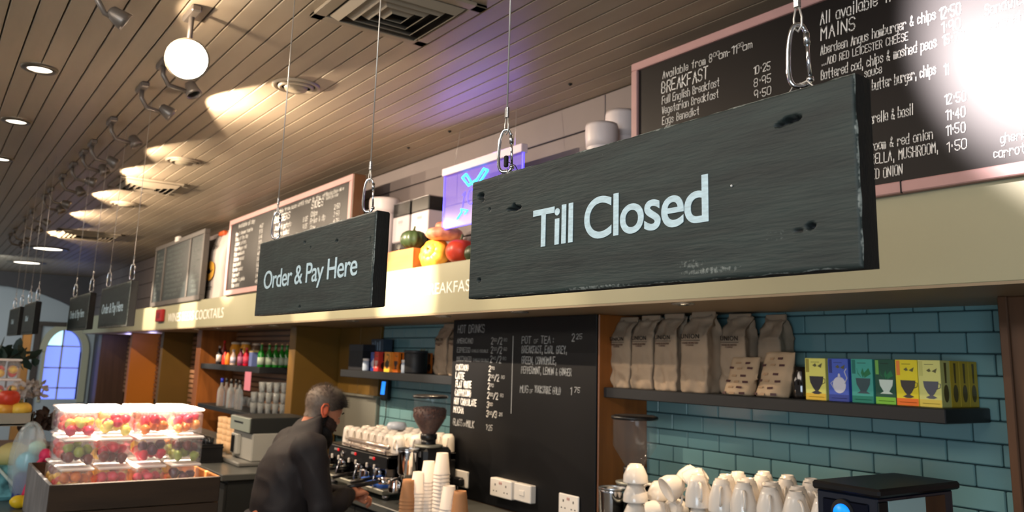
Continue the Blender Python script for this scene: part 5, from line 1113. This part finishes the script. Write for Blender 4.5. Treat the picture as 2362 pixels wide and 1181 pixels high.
# ------------------------------------------------------------------ right coffee machine under the china cups
m2 = thing('espresso_machine', 'dark coffee machine at the bottom right whose top is covered with china cups', 'coffee machine', (-2.53, 2.22, 0.931))
MB().box((0, 0.02, 0.03), (0.96, 0.42, 0.175), bev=0.01).build('body', M_black, m2); MB().box((-0.02, 0, 0.175), (0.985, 0.43, 0.19), bev=0.004).build('top_plate', M_black, m2)
MB().tube([(-0.02, 0, 0.197), (0.985, 0, 0.197)], 0.006, 8).tube([(-0.02, 0, 0.197), (-0.02, 0.42, 0.197)], 0.006, 8).build('edge_rail', M_steel, m2)
cupL = mug_mesh(0.027, 0.044, 0.105, 'tall_cup'); cupC = mug_mesh(0.030, 0.047, 0.068, 'cappuccino_cup')
zt2 = 0.931+0.1905
rn = random.Random(9)
for r in range(4):
    for i in range(9):
        x = -2.11+i*0.099+(r % 2)*0.03; yy = 2.265+r*0.103
        if x > -1.56: continue
        for lv in range(2):
            nm = ('front', 'second', 'third', 'rear')[r]; up = ('bottom', 'upper')[lv]
            link('china_cup', cupL, None, (x+rn.uniform(-.004, .004), yy, zt2+lv*0.1055), (0, 0, rn.uniform(-0.95, -0.6)), 'tall white cup upside down, %s from the left, %s layer, %s row at bottom right' % (ORD[i], up, nm), 'cup', 'tall cups, %s layer, %s row' % (up, nm))
for k, (x, yy) in enumerate(((-2.46, 2.30), (-2.455, 2.42), (-2.34, 2.52))):
    for lv in range(3 if k == 0 else 2): link('china_cup', cupC, None, (x, yy, zt2+lv*0.0690), (0, 0, 1.8+lv*0.5+k), 'wide white cup in %s stack at the left end, %s' % (('the nearest', 'the middle', 'the farthest')[k], ('at the bottom', 'above the bottom one', 'on top')[lv]), 'cup')
# tipped cups piled between the stacks
tips = [(-2.345, 2.265, 0.0, (0.0, 1.2, 0.5)), (-2.335, 2.39, 0.004, (1.3, 0.2, 0.4)), (-2.30, 2.30, 0.090, (0.3, 1.1, 1.6)), (-2.235, 2.43, 0.02, (0.4, 0.7, 0.3)), (-2.335, 2.44, 0.100, (0.5, 0.2, 2.2)), (-2.24, 2.36, 0.115, (0.3, 0.9, 1.0))]
tl_ = ('low at the front left', 'leaning on the stack of wide cups', 'in the middle of the pile', 'low at the back of the pile', 'topmost with its handle up', 'in the upper part of the pile')
for (x, yy, dz, ro), nm in zip(tips, tl_): link('china_cup', cupC, None, (x, yy, zt2+0.042+dz), ro, 'tipped white cup '+nm, 'cup')
# boxy machine at the bottom right
t = thing('water_dispenser', 'boxy black machine with a glowing blue disc at the bottom right corner', 'machine', (-1.53, 2.09, 0.931))
Hm = 0.445
MB().box((0, 0, Hm), (0.205, 0.40, Hm+0.022), bev=0.006).build('lid', M_black, t)
MB().box((0.006, 0.012, 0), (0.19, 0.385, Hm), bev=0.006).build('housing', mat('dark_blue_black', (24, 30, 44), 0.15, coat=0.6), t)
MB().box((0.03, 0.005, 0.05), (0.165, 0.013, Hm-0.02), bev=0.003).build('glossy_front', mat('gloss_front', (40, 44, 60), 0.05, metal=0.9), t)
MB().lathe([(0.036, 0), (0.034, 0.004), (0, 0.004)], 28, M=Matrix.Translation((0.092, 0.006, Hm-0.052)) @ Matrix.Rotation(PI/2, 4, 'X')).build('dark_ring', M_blackm, t)
MB().lathe([(0.026, 0), (0.025, 0.007), (0, 0.008)], 28, M=Matrix.Translation((0.092, 0.006, Hm-0.054)) @ Matrix.Rotation(PI/2, 4, 'X')).build('blue_disc', mat('blue_disc_glow', (0, 110, 255), 0.4, emit=(0, 120, 255), es=1.2), t)
MB().box((0.19, 0.06, 0.03), (0.193, 0.235, Hm-0.012)).build('pale_window', mat('pale_window', (186, 218, 218), 0.25), t)
MB().box((0.19, 0.240, 0.03), (0.193, 0.335, Hm-0.012)).build('brown_panel', M_wooddk, t)
MB().box((0.19, 0.012, 0.03), (0.194, 0.055, Hm-0.012), bev=0.002).build('corner_post', M_black, t)
# ------------------------------------------------------------------ front crate of fruit tubs
M_crd = mat('rough_pine', (52, 37, 22), 0.7, var=0.3, vscale=4, stretch=(3, 0.6, 4), bump=0.3, bscale=20)
M_crg = mat('grey_weathered_board', (120, 118, 118), 0.7, var=0.3, vscale=10, stretch=(1, 1, 0.3))
t = thing('wooden_crate', 'big pine crate full of clear fruit tubs at the lower left', 'crate', (-4.80, 0.525, 0.931)); W, D, H = 0.80, 0.685, 0.219
for z0, z1 in ((0, 0.107), (0.110, H)):
    MB().box((W-0.014, 0, z0), (W, D, z1), bev=0.003).build('front_board', M_crd, t); MB().box((0, 0.014, z0), (0.014, D-0.014, z1), bev=0.003).build('back_board', M_crd, t)
for k in range(6): MB().box((0.0+k*0.131, 0, 0), (0.129+k*0.131, 0.014, H), bev=0.003).build('side_board', M_crg, t)
MB().box((0.014, D-0.014, 0), (W-0.014, D, H), bev=0.003).build('side_board', M_crate, t)
MB().box((0.014, 0.014, 0.14), (W-0.014, D-0.014, 0.155)).build('base_board', M_crate, t)
M_tubp = mat('clear_tub', (255, 250, 245), 0.15, alpha=0.16, coat=0.5); M_tubl = mat('clear_tub_lid', (255, 250, 244), 0.25, alpha=0.62)
fruits = [mat('fruit_%d' % i, c, 0.35, coat=0.2) for i, c in enumerate(((214, 30, 60), (236, 190, 40), (226, 120, 30), (206, 40, 30), (150, 160, 60), (92, 40, 60), (240, 220, 110), (222, 60, 90), (240, 150, 70), (118, 44, 34)))]
fn_ = ('pink berries', 'yellow mango', 'orange melon', 'red strawberries', 'green grapes', 'dark plums', 'pale pineapple', 'pink melon', 'apricot slices', 'red apple')
tw = 0.138; rf_ = random.Random(21); tub_me = {}
base_tub = MB().box((-0.062, -0.062, 0), (0.062, 0.062, 0.106), bev=0.012).mesh('tub', M_tubp); lid_me = MB().box((-0.066, -0.066, 0.106), (0.066, 0.066, 0.118), bev=0.005).mesh('lid', M_tubl)
piece = {}
for i in range(10):
    a = MB().sphere((0, 0, 0), (0.024, 0.022, 0.020), n=10, m=6, fn=lambda d, a_, t_: 1+0.12*math.cos(3*a_)); piece[i] = a.mesh('fruit', fruits[i])
tnames = {}
for lv in range(3):
    for c in range(4):
        for r in range(3):
            k1, k2 = rf_.randrange(10), rf_.randrange(10); key = (lv, c, r)
            loc = (-4.11-r*0.15-(0.01*lv), 0.625+c*0.148+rf_.uniform(-.006, .006), 0.931+0.156+lv*0.1185)
            vis = r == 0 or lv == 2
            lab = 'tub of %s and %s, %s layer, %s column, %s row' % (fn_[k1], fn_[k2], ('bottom', 'middle', 'top')[lv], ('first', 'second', 'third', 'fourth')[c], ('front', 'middle', 'back')[r])
            tb = thing('fruit_tub', lab[:200], 'tub', loc, (0, 0, rf_.uniform(-.05, .05)))
            link('tub', base_tub, tb); link('lid', lid_me, tb)
            for q in range(9 if vis else 4):
                kk = k1 if q % 2 else k2
                link('fruit', piece[kk], tb, (-0.036+0.036*(q % 3), -0.036+0.036*((q//3) % 3), 0.026+0.024*rf_.random()+(0.03 if q % 2 else 0)), (rf_.uniform(0, 3), rf_.uniform(0, 3), 0))
# lamp over the crate: the photographed tubs are strongly lit from above
light('SPOT', 'crate_lamp', (-4.25, 0.75, 2.75), 1300, (1.0, 0.86, 0.70), (-4.25, 0.86, 1.4), spot_size=math.radians(30), spot_blend=0.4, shadow_soft_size=0.05)
# ------------------------------------------------------------------ left edge display behind the crate
t = thing('display_tray', 'grey tray of gourds and fruit at the left edge', 'tray', (-5.55, 0.0, 1.29))
MB().box((0, 0, 0), (0.35, 0.565, 0.012)).box((0.33, 0, 0), (0.35, 0.565, 0.065), bev=0.003).box((0, 0, 0), (0.02, 0.565, 0.065), bev=0.003).box((0, 0.55, 0), (0.35, 0.565, 0.065), bev=0.003).build('tray', mat('tray_grey', (150, 146, 130), 0.5), t)
MB().box((0.02, 0.02, -0.36), (0.33, 0.05, 0)).build('support', M_crg, t)
for (q, py, Y_, r, h, m, lab) in ((20, 918, 0, 0.055, 0.05, M_rsq, 'red gourd at the left edge, on top of the others'), (14, 945, 0, 0.05, 0.045, M_osq, 'orange gourd at the left edge'), (46, 944, 0, 0.058, 0.045, M_ysq, 'yellow gourd at the left edge, beside the orange one')):
    c_ = at_x(q, py, -5.30); pumpkin('pumpkin', (c_.x, c_.y, c_.z), r, h, m, lab, ribs=8, depth=0.04)
for k, (q, py) in enumerate(((14, 892), (14, 862))):
    c_ = at_x(q, py, -5.42); tb = thing('fruit_tub', 'clear tub of orange fruit at the left edge, %s one' % ('lower', 'upper')[k], 'tub', (c_.x, c_.y, 1.3525+0.105*k+0.055))
    link('tub', base_tub, tb); link('lid', lid_me, tb)
    for j in range(6): link('fruit', piece[(2, 3, 1)[j % 3]], tb, (-0.03+0.03*(j % 3), -0.03+0.06*(j//3), 0.04+0.02*(j % 2)))
# leafy plant, dark dried flowers
def leaf_cluster(name, c, n, m, label, cat, spread, ls, up=0.5, seed=1):
    t = thing(name, label, cat, c); rr = random.Random(seed)
    lm = MB().add([(0, 0, 0), (ls*0.28, 0, ls*0.35), (ls*0.2, 0.01, ls*0.75), (0, 0.015, ls), (-ls*0.2, 0.01, ls*0.75), (-ls*0.28, 0, ls*0.35)], [(0, 1, 2, 3), (0, 3, 4, 5)]).mesh('leaf', m)
    for i in range(n): link('leaf', lm, t, (rr.uniform(-spread, spread), rr.uniform(-spread, spread), rr.uniform(0, spread*up*2)), (rr.uniform(-1.3, 1.3), rr.uniform(-1.3, 1.3), rr.uniform(0, 6.3)))
    MB().tube([(0, 0, -0.1), (0, 0, spread*up)], 0.006, 6).build('stem', mat('stem_dark', (52, 50, 34), 0.8), t); return t
M_leafd = mat('dark_leaf', (34, 52, 42), 0.5); M_dry = mat('dried_brown', (66, 48, 38), 0.8); M_fluff = mat('pale_bloom', (190, 180, 172), 0.8)
c_ = at_x(20, 838, -6.2); leaf_cluster('leafy_plant', (c_.x, c_.y, c_.z-0.05), 46, M_leafd, 'dark leafy plant against the pale wall at the left edge', 'plant', 0.12, 0.10, seed=3)
c_ = at_x(62, 905, -6.2); leaf_cluster('dried_flowers', (c_.x, c_.y, c_.z-0.04), 90, M_fluff, 'pale fluffy dried flowers left of the crate', 'flowers', 0.085, 0.05, seed=4)
c_ = at_x(84, 962, -5.98); leaf_cluster('dried_foliage', (c_.x, c_.y+0.01, c_.z-0.08), 80, M_dry, 'dark brown dried foliage below the pale flowers', 'foliage', 0.09, 0.07, seed=5)
st = thing('plant_stand', 'dark stand behind the display at the left edge', 'stand', (-6.42, 0.22, 0)); MB().box((0, 0, 1.08), (0.48, 0.56, 1.11), bev=0.004).build('top', M_wooddk, st)
for a, b in ((0.02, 0.02), (0.42, 0.02), (0.02, 0.5), (0.42, 0.5)): MB().box((a, b, 0), (a+0.04, b+0.04, 1.08)).build('leg', M_wooddk, st)
# cellophane gift pack with ribbon, teal bag, lemons
c_ = at_x(66, 1050, -5.0)
t = thing('gift_pack', 'clear wrapped pack with blue contents and a pink ribbon left of the crate', 'gift pack', (c_.x, c_.y, 0.931))
MB().sphere((0, 0, 0.20), (0.10, 0.085, 0.19), n=20, m=12, fn=lambda d, a, t_: 1+0.05*math.cos(7*a)).build('clear_wrap', mat('cellophane', (230, 245, 248), 0.1, alpha=0.30, coat=0.5), t)
MB().box((-0.05, -0.05, 0.0), (0.05, 0.05, 0.15), bev=0.02).build('blue_carton', mat('deep_blue', (40, 50, 120), 0.5), t); MB().sphere((0, 0, 0.20), (0.06, 0.055, 0.05), n=14, m=8).build('cyan_ball', mat('cyan_toy', (110, 200, 220), 0.4), t); MB().sphere((0.03, 0.03, 0.27), (0.04, 0.04, 0.035), n=14, m=8).build('mint_ball', mat('mint_toy', (160, 220, 206), 0.4), t)
MB().tube([(0.075, 0.07, 0.24), (0.10, 0.035, 0.20), (0.105, 0.0, 0.10), (0.10, -0.02, 0.01)], 0.012, 6).sphere((0.075, 0.065, 0.235), (0.03, 0.03, 0.035), n=10, m=6).build('ribbon', mat('pink_ribbon', (214, 50, 96), 0.5), t)
c_ = at_x(16, 1100, -5.2)
t = thing('patterned_bag', 'teal patterned bag with a cream top at the lower left edge', 'bag', (c_.x, c_.y, 0.931)); MB().box((-0.09, -0.10, 0), (0.09, 0.10, 0.17), bev=0.02).build('bag_body', mat('teal_pattern', (40, 104, 112), 0.6, var=0.6, vscale=18, c2=(120, 190, 196)), t)
MB().sphere((0, 0.01, 0.215), (0.075, 0.08, 0.06), n=16, m=8, fn=lambda d, a, t_: 1+0.1*math.cos(5*a)).build('cream_top', mat('cream_bundle', (196, 184, 120), 0.6), t); MB().tube([(0.095, -0.06, 0.17), (0.098, 0.05, 0.05), (0.095, 0.09, 0.0)], 0.008, 6).build('strap', mat('pale_strap', (186, 200, 190), 0.6), t)
for k, (q, py) in enumerate(((60, 1172), (92, 1192), (38, 1196))):
    c_ = at_x(q, py, -4.86); t = thing('lemon', 'yellow lemon beside the crate, %s' % ('topmost', 'right lower', 'left lower')[k], 'lemon', (c_.x, c_.y, max(0.962, c_.z)), (0.3, 0.2, k)); MB().sphere((0, 0, 0), (0.042, 0.031, 0.031), n=14, m=10, fn=lambda d, a, t_: 1+0.25*max(0, abs(d.x)-0.9)*5).build('fruit_body', mat('lemon_yellow', (236, 196, 40), 0.4, bump=0.2, bscale=80), t)
# brown post under the far signs
MB().box((-9.65, 0.86, 0), (-9.57, 0.94, 1.98), bev=0.008).build('trim_9', mat('tan_post', (156, 120, 70), 0.6), kind='structure')
# ------------------------------------------------------------------ the barista
def remesh(mb, voxel, m, name, parent, smooth=4, fold=0.0, fsc=8, label=None):
    me = mb.mesh(name+'_src', m); o = bpy.data.objects.new(name, me); COL.objects.link(o)
    r = o.modifiers.new('r', 'REMESH'); r.mode = 'VOXEL'; r.voxel_size = voxel; r.use_smooth_shade = True
    s = o.modifiers.new('s', 'SMOOTH'); s.factor = 0.5; s.iterations = smooth
    bpy.context.view_layer.update()
    me2 = bpy.data.meshes.new_from_object(o.evaluated_get(bpy.context.evaluated_depsgraph_get())); bpy.data.objects.remove(o); me2.name = name
    if fold:
        n = len(me2.vertices); co = np.empty(n*3); me2.vertices.foreach_get('co', co); no = np.empty(n*3); me2.vertices.foreach_get('normal', no)
        co = co.reshape(-1, 3); no = no.reshape(-1, 3); d = np.empty(n)
        for i in range(n):
            p = Vector(co[i]); q = noise.noise(Vector((p.x*fsc*0.7, p.y*fsc+p.z*fsc*0.9, p.z*fsc*0.8-p.y*fsc))); d[i] = (1-abs(q)*2.2)*fold
        co += no*d[:, None]; me2.vertices.foreach_set('co', co.ravel()); me2.update()
    me2.materials.clear(); me2.materials.append(m)
    return link(name, me2, parent, label=label)
def rings(mb, secs, n=28):   # (centre, rx, ry, tilt about x)
    v = []; f = []
    for (c, rx, ry, tl2) in secs:
        for i in range(n):
            a = 2*PI*i/n; x = rx*math.copysign(abs(math.cos(a))**0.85, math.cos(a)); y = ry*math.copysign(abs(math.sin(a))**0.85, math.sin(a))
            v.append((c[0]+x, c[1]+y*math.cos(tl2), c[2]+y*math.sin(tl2)))
    L = len(secs)
    for k in range(L-1):
        for i in range(n): j = (i+1) % n; f.append((k*n+i, k*n+j, (k+1)*n+j, (k+1)*n+i))
    f.append(tuple(range(n-1, -1, -1))); f.append(tuple((L-1)*n+i for i in range(n))); return mb.add(v, f)
def limb(mb, pts, rr):
    mb.tube(pts, rr, 16)
    for p_, r_ in zip(pts, rr): mb.sphere(p_, (r_, r_, r_), n=16, m=10)
    return mb
BX = -4.12
man = thing('person', 'dark-haired bearded man in a dark collared jacket bending over the coffee machine', 'person', (BX, 1.50, 0))
O = Vector((-BX, -1.50, 0))
def W_(x, y, z): return Vector((x, y, z))+O
HC = W_(BX, 1.734, 1.418); HM = Matrix.Translation(HC) @ Euler((-0.40, 0.0, 0.10)).to_matrix().to_4x4()
def ray_ell(d, c, r):
    a = sum((d[i]/r[i])**2 for i in range(3)); b = -2*sum(d[i]*c[i]/r[i]**2 for i in range(3)); cc = sum((c[i]/r[i])**2 for i in range(3))-1
    return (-b+math.sqrt(max(0, b*b-4*a*cc)))/(2*a)
def gs(d, t_, w_): 
    q = Vector(t_).normalized(); return math.exp(-((1-d.dot(q))/w_))
def head_r(d):
    r1 = ray_ell(d, (0, -0.012, 0.030), (0.074, 0.098, 0.088)); r2 = ray_ell(d, (0, 0.020, -0.040), (0.056, 0.070, 0.078)); r3 = ray_ell(d, (0, -0.035, -0.05), (0.052, 0.055, 0.08))
    r = (r1**12+r2**12+r3**12)**(1/12)*0.985
    r += 0.020*gs(d, (0, 1, -0.16), 0.010)+0.010*gs(d, (0, 1, 0.02), 0.010)               # nose
    r += 0.004*(gs(d, (0.3, 1, 0.22), 0.02)+gs(d, (-0.3, 1, 0.22), 0.02))                   # brow
    r -= 0.008*(gs(d, (0.33, 1, 0.04), 0.018)+gs(d, (-0.33, 1, 0.04), 0.018))               # eye sockets
    r += 0.004*(gs(d, (0.6, 1, -0.18), 0.04)+gs(d, (-0.6, 1, -0.18), 0.04))                 # cheekbones
    r += 0.006*gs(d, (0, 1, -0.50), 0.010)-0.004*gs(d, (0, 1, -0.62), 0.006)+0.007*gs(d, (0, 0.85, -1.0), 0.02)
    return r
def head_mesh(mb, scale=1.0, off=0.0, keep=None, n=72, m_=54, jitter=None):
    v = []; f = []; idx = {}
    for j in range(m_+1):
        t_ = PI*j/m_
        for i in range(n):
            a = 2*PI*i/n; d = Vector((math.sin(t_)*math.cos(a), math.sin(t_)*math.sin(a), math.cos(t_))); o_ = off(d) if callable(off) else off
            v.append(HM @ (d*(head_r(d)+o_)))
    for j in range(m_):
        for i in range(n):
            tt = PI*(j+0.5)/m_; aa = 2*PI*(i+0.5)/n; d = Vector((math.sin(tt)*math.cos(aa), math.sin(tt)*math.sin(aa), math.cos(tt)))
            if keep is None or keep(d): f.append((j*n+i, (j+1)*n+i, (j+1)*n+(i+1) % n, j*n+(i+1) % n))
    return mb.add(v, f, 0, True)
M_skin = mat('skin', (196, 128, 98), 0.5, sss=0.12); M_jacket = mat('dark_jacket', (33, 28, 29), 0.72, bump=0.25, bscale=240); M_fleece = mat('black_fleece', (14, 14, 15), 0.95, bump=0.6, bscale=120)
body = head_mesh(MB())
# neck, trunk, limbs of the body (hidden parts sit inside the clothes)
limb(body, [W_(BX, 1.635, 1.30), W_(BX, 1.67, 1.36), W_(BX, 1.70, 1.41)], [0.050, 0.052, 0.055])
rings(body, [(W_(BX, 1.50, 0.90), 0.14, 0.10, 0), (W_(BX, 1.52, 1.05), 0.13, 0.095, 0), (W_(BX, 1.57, 1.18), 0.13, 0.08, 0.2), (W_(BX, 1.62, 1.28), 0.09, 0.05, 0.4)])
for s in (1, -1):
    limb(body, [W_(BX+s*0.085, 1.50, 0.92), W_(BX+s*0.10, 1.53, 0.50), W_(BX+s*0.10, 1.48, 0.09)], [0.085, 0.055, 0.04]); body.sphere(W_(BX+s*0.10, 1.54, 0.04), (0.04, 0.11, 0.035), n=14, m=8)
RA = [W_(BX+0.165, 1.605, 1.262), W_(BX+0.205, 1.625, 1.15), W_(BX+0.225, 1.655, 1.010), W_(BX+0.185, 1.745, 1.005), W_(BX+0.13, 1.825, 1.028)]
LA = [W_(BX-0.140, 1.63, 1.255), W_(BX-0.205, 1.65, 1.15), W_(BX-0.20, 1.70, 1.02), W_(BX-0.13, 1.80, 1.005), W_(BX-0.03, 1.885, 1.01)]
for A in (RA, LA): limb(body, A, [0.05, 0.046, 0.038, 0.034, 0.026])
def hand(mb, wrist, direction, thumb_side, curl=0.7, up=(0, 0, 1)):
    f_ = Vector(direction).normalized(); u = Vector(up); s_ = f_.cross(u).normalized(); u = s_.cross(f_).normalized()
    def L(a, b, c): return Vector(wrist)+f_*a+s_*b+u*c
    for a, b in ((0.0, 0.0),): limb(mb, [L(-0.01, 0, 0), L(0.03, 0, 0)], [0.026, 0.027])
    for k in range(4): limb(mb, [L(0.01, (k-1.5)*0.012, 0.0), L(0.078-abs(k-1.2)*0.003, (k-1.5)*0.0205, 0.004)], [0.014, 0.0115])
    for k, ln in enumerate((0.066, 0.078, 0.073, 0.058)):
        b = (k-1.5)*0.0215; p0 = L(0.080-abs(k-1.2)*0.003, b, 0.005); c1 = curl
        d1 = f_*math.cos(c1*0.5)-u*math.sin(c1*0.5); p1 = p0+d1*ln*0.45; d2 = f_*math.cos(c1*1.4)-u*math.sin(c1*1.4); p2 = p1+d2*ln*0.32; d3 = f_*math.cos(c1*2.1)-u*math.sin(c1*2.1); p3 = p2+d3*ln*0.23
        limb(mb, [p0, p1, p2, p3], [0.0098, 0.0088, 0.0080, 0.0068])
    ts = thumb_side; limb(mb, [L(0.018, ts*0.020, -0.004), L(0.045, ts*0.044, -0.016), L(0.072, ts*0.052, -0.028), L(0.092, ts*0.046, -0.036)], [0.0135, 0.0115, 0.0100, 0.0078])
hand(body, RA[4]+Vector((-0.012, 0.018, 0.006)), (-0.35, 0.9, 0.12), -1, 1.15, up=(0.35, 0, 1))
hand(body, LA[4]+Vector((0.02, 0.016, 0.0)), (0.55, 0.8, -0.05), 1, 1.1, up=(-0.3, 0, 1))
remesh(body, 0.0052, M_skin, 'body', man, smooth=2)
# ears
for s in (1, -1):
    mb = MB(); Me = HM @ Matrix.Translation((s*0.071, -0.034, -0.004)) @ Euler((0.12, 0, s*-0.45)).to_matrix().to_4x4()
    pts = [(s*0.004, 0.010, -0.022), (s*0.010, -0.002, -0.030), (s*0.012, -0.014, -0.014), (s*0.016, -0.022, 0.008), (s*0.015, -0.016, 0.028), (s*0.010, 0.0, 0.034), (s*0.004, 0.012, 0.022)]
    mb.tube(pts, [0.005, 0.0065, 0.005, 0.0048, 0.0048, 0.0048, 0.004], 8, M=Me); mb.sphere((s*0.005, -0.003, 0.002), (0.005, 0.017, 0.026), n=12, m=8, M=Me)
    mb.build('ear', mat('warm_ear_skin', (222, 108, 72), 0.5, sss=0.25), man)
# eyes and mouth
for s in (1, -1):
    ec = HM @ Vector((s*0.030, 0.064, 0.004)); MB().sphere(ec, (0.011, 0.011, 0.011), n=14, m=10).build('eye', mat('eye_white', (220, 214, 206), 0.3), man)
    MB().sphere(HM @ Vector((s*0.030, 0.0735, -0.001)), (0.0050, 0.003, 0.005), n=10, m=6).build('iris', mat('iris_brown', (50, 32, 22), 0.3), man)
    MB().sphere(HM @ Vector((s*0.030, 0.065, 0.0075)), (0.0130, 0.0125, 0.0110), n=14, m=10).build('eyelid', M_skin, man)
    MB().tube([HM @ Vector((s*0.012, 0.092, 0.026)), HM @ Vector((s*0.032, 0.087, 0.031)), HM @ Vector((s*0.048, 0.074, 0.026))], [0.003, 0.0042, 0.002], 6).build('eyebrow', mat('brow_black', (24, 18, 16), 0.8), man)
MB().tube([HM @ Vector((-0.020, 0.092, -0.060)), HM @ Vector((0, 0.100, -0.058)), HM @ Vector((0.020, 0.092, -0.060))], [0.002, 0.005, 0.002], 8).build('lips', mat('lip', (150, 84, 74), 0.5), man)
# hair: thick on top and towards the forehead, short and greying behind
def hairline(d):
    z = d.z; y = d.y; x = abs(d.x)
    if y > 0.55: return z > 0.50+0.15*(y-0.55)
    if y > 0.05: return z > 0.16+0.62*(y-0.05)
    if y > -0.35: return z > 0.10+0.25*(y+0.05) and True
    return z > -0.52
M_hair = bpy.data.materials.new('hair_greying_to_black'); M_hair.use_nodes = True
nt = M_hair.node_tree; b = nt.nodes['Principled BSDF']; b.inputs['Roughness'].default_value = 0.55
at_ = nt.nodes.new('ShaderNodeAttribute'); at_.attribute_name = 'grey'; rp = nt.nodes.new('ShaderNodeValToRGB'); rp.color_ramp.elements[0].color = (*S((20, 15, 14)), 1); rp.color_ramp.elements[1].color = (*S((112, 98, 86)), 1)
nz_ = nt.nodes.new('ShaderNodeTexNoise'); nz_.inputs['Scale'].default_value = 90; mx = nt.nodes.new('ShaderNodeMath'); mx.operation = 'MULTIPLY_ADD'; mx.inputs[1].default_value = 0.5
nt.links.new(nz_.outputs['Fac'], mx.inputs[0]); sb = nt.nodes.new('ShaderNodeMath'); sb.operation = 'ADD'; sb.inputs[1].default_value = -0.25; nt.links.new(at_.outputs['Fac'], sb.inputs[0]); nt.links.new(sb.outputs[0], mx.inputs[2])
nt.links.new(mx.outputs[0], rp.inputs['Fac']); nt.links.new(rp.outputs['Color'], b.inputs['Base Color'])
def hoff(d): return 0.003+0.010*max(0, min(1, (d.z+0.1)/0.6))+0.010*max(0, d.y)*max(0, d.z)*2+0.0025*noise.noise(Vector((d.x*14, d.y*5, d.z*14)))
hb = head_mesh(MB(), off=hoff, keep=hairline, n=96, m_=72)
rs = random.Random(4); strands = 0
while strands < 2600:
    d = Vector((rs.gauss(0, 1), rs.gauss(0, 1), rs.gauss(0, 1))).normalized()
    if not hairline(d): continue
    strands += 1; top = max(0, d.z); base = d*(head_r(d)+hoff(d)-0.002); ln = 0.006+0.016*top+0.010*max(0, d.y)*top
    fl = (d*0.6+Vector((rs.uniform(-.5, .5), 0.9*top if d.y > -0.2 else 0.1, -0.7+0.7*top))).normalized(); sd = fl.cross(d).normalized()*0.0011
    a = len(hb.v); tip = base+fl*ln+d*0.003
    hb.v += [tuple(HM @ (base-sd)), tuple(HM @ (base+sd)), tuple(HM @ tip)]; hb.f.append((a, a+1, a+2)); hb.m.append(0); hb.sm.append(False)
ho = hb.build('hair', M_hair, man); ca = ho.data.attributes.new('grey', 'FLOAT', 'POINT')
HMi = HM.inverted(); gv = []
for p_ in ho.data.vertices:
    q = (HMi @ p_.co); q.normalize(); gv.append(min(1, max(0, 0.42-q.y*1.0-0.30*max(0, q.z-0.3))))
ca.data.foreach_set('value', gv)
def beardmask(d): return d.y > -0.12 and d.z < -0.30-0.28*max(0, d.y-0.5)*(1 if abs(d.x) > 0.22 else 0.6) and not (d.y > 0.75 and abs(d.x) < 0.2 and -0.58 < d.z < -0.46) and d.z > -0.97
bd = head_mesh(MB(), off=lambda d: 0.003+0.003*noise.noise(Vector((d.x*20, d.y*20, d.z*20))), keep=beardmask, n=84, m_=64)
bd.build('beard', mat('beard_dark', (58, 40, 33), 0.85, bump=0.8, bscale=200, var=0.5, vscale=120), man)
# jacket
jk = MB()
rings(jk, [(W_(BX, 1.53, 0.80), 0.175, 0.130, 0), (W_(BX, 1.540, 0.95), 0.168, 0.128, 0), (W_(BX, 1.550, 1.06), 0.166, 0.130, 0.05), (W_(BX, 1.568, 1.17), 0.175, 0.130, 0.12), (W_(BX, 1.588, 1.255), 0.168, 0.115, 0.25), (W_(BX, 1.612, 1.318), 0.130, 0.100, 0.45), (W_(BX, 1.642, 1.362), 0.092, 0.088, 0.55), (W_(BX, 1.668, 1.395), 0.078, 0.080, 0.5)])
for A in (RA, LA):
    ext = [p_.copy() for p_ in A]; limb(jk, ext, [0.080, 0.067, 0.058, 0.052, 0.043])
    jk.sphere(A[0]+Vector((0, -0.005, -0.01)), (0.078, 0.090, 0.085), n=18, m=12)
remesh(jk, 0.010, M_jacket, 'jacket', man, smooth=6, fold=0.007, fsc=9)
co_ = MB(); rings(co_, [(W_(BX, 1.668, 1.345), 0.088, 0.074, 0.5), (W_(BX, 1.688, 1.370), 0.076, 0.076, 0.5), (W_(BX, 1.708, 1.392), 0.066, 0.074, 0.5)])
co_.sphere(W_(BX+0.015, 1.735, 1.285), (0.055, 0.040, 0.050), n=16, m=12).sphere(W_(BX+0.050, 1.700, 1.310), (0.048, 0.055, 0.046), n=16, m=12)
remesh(co_, 0.008, M_fleece, 'collar', man, smooth=4, fold=0.004, fsc=18)
tr = MB(); rings(tr, [(W_(BX, 1.50, 0.96), 0.165, 0.118, 0), (W_(BX, 1.50, 0.84), 0.170, 0.120, 0), (W_(BX, 1.50, 0.78), 0.165, 0.115, 0)])
for s in (1, -1): limb(tr, [W_(BX+s*0.085, 1.50, 0.84), W_(BX+s*0.10, 1.53, 0.50), W_(BX+s*0.10, 1.48, 0.12)], [0.098, 0.072, 0.060])
remesh(tr, 0.014, mat('dark_trousers', (30, 30, 34), 0.85), 'trousers', man, smooth=3)
for s in (1, -1): MB().sphere(W_(BX+s*0.10, 1.545, 0.045), (0.050, 0.135, 0.045), n=18, m=10).build('shoe', M_blackm, man)
# what he holds: a portafilter and a steel jug
hp = W_(BX+0.10, 1.90, 1.052)-O
t = thing('held_portafilter', 'black handled portafilter held in the man\'s hands', 'portafilter', (hp.x, hp.y, hp.z))
MB().tube([(0.0, -0.06, 0.012), (0.0, 0.02, 0.020), (-0.01, 0.11, 0.028)], [0.013, 0.012, 0.009], 10).build('handle', M_black, t)
MB().lathe([(0.030, -0.016), (0.033, -0.012), (0.033, 0.012), (0.030, 0.012), (0.028, -0.01), (0, -0.01)], 22, M=Matrix.Translation((-0.015, 0.145, 0.030))).build('filter_basket', M_chrome, t)
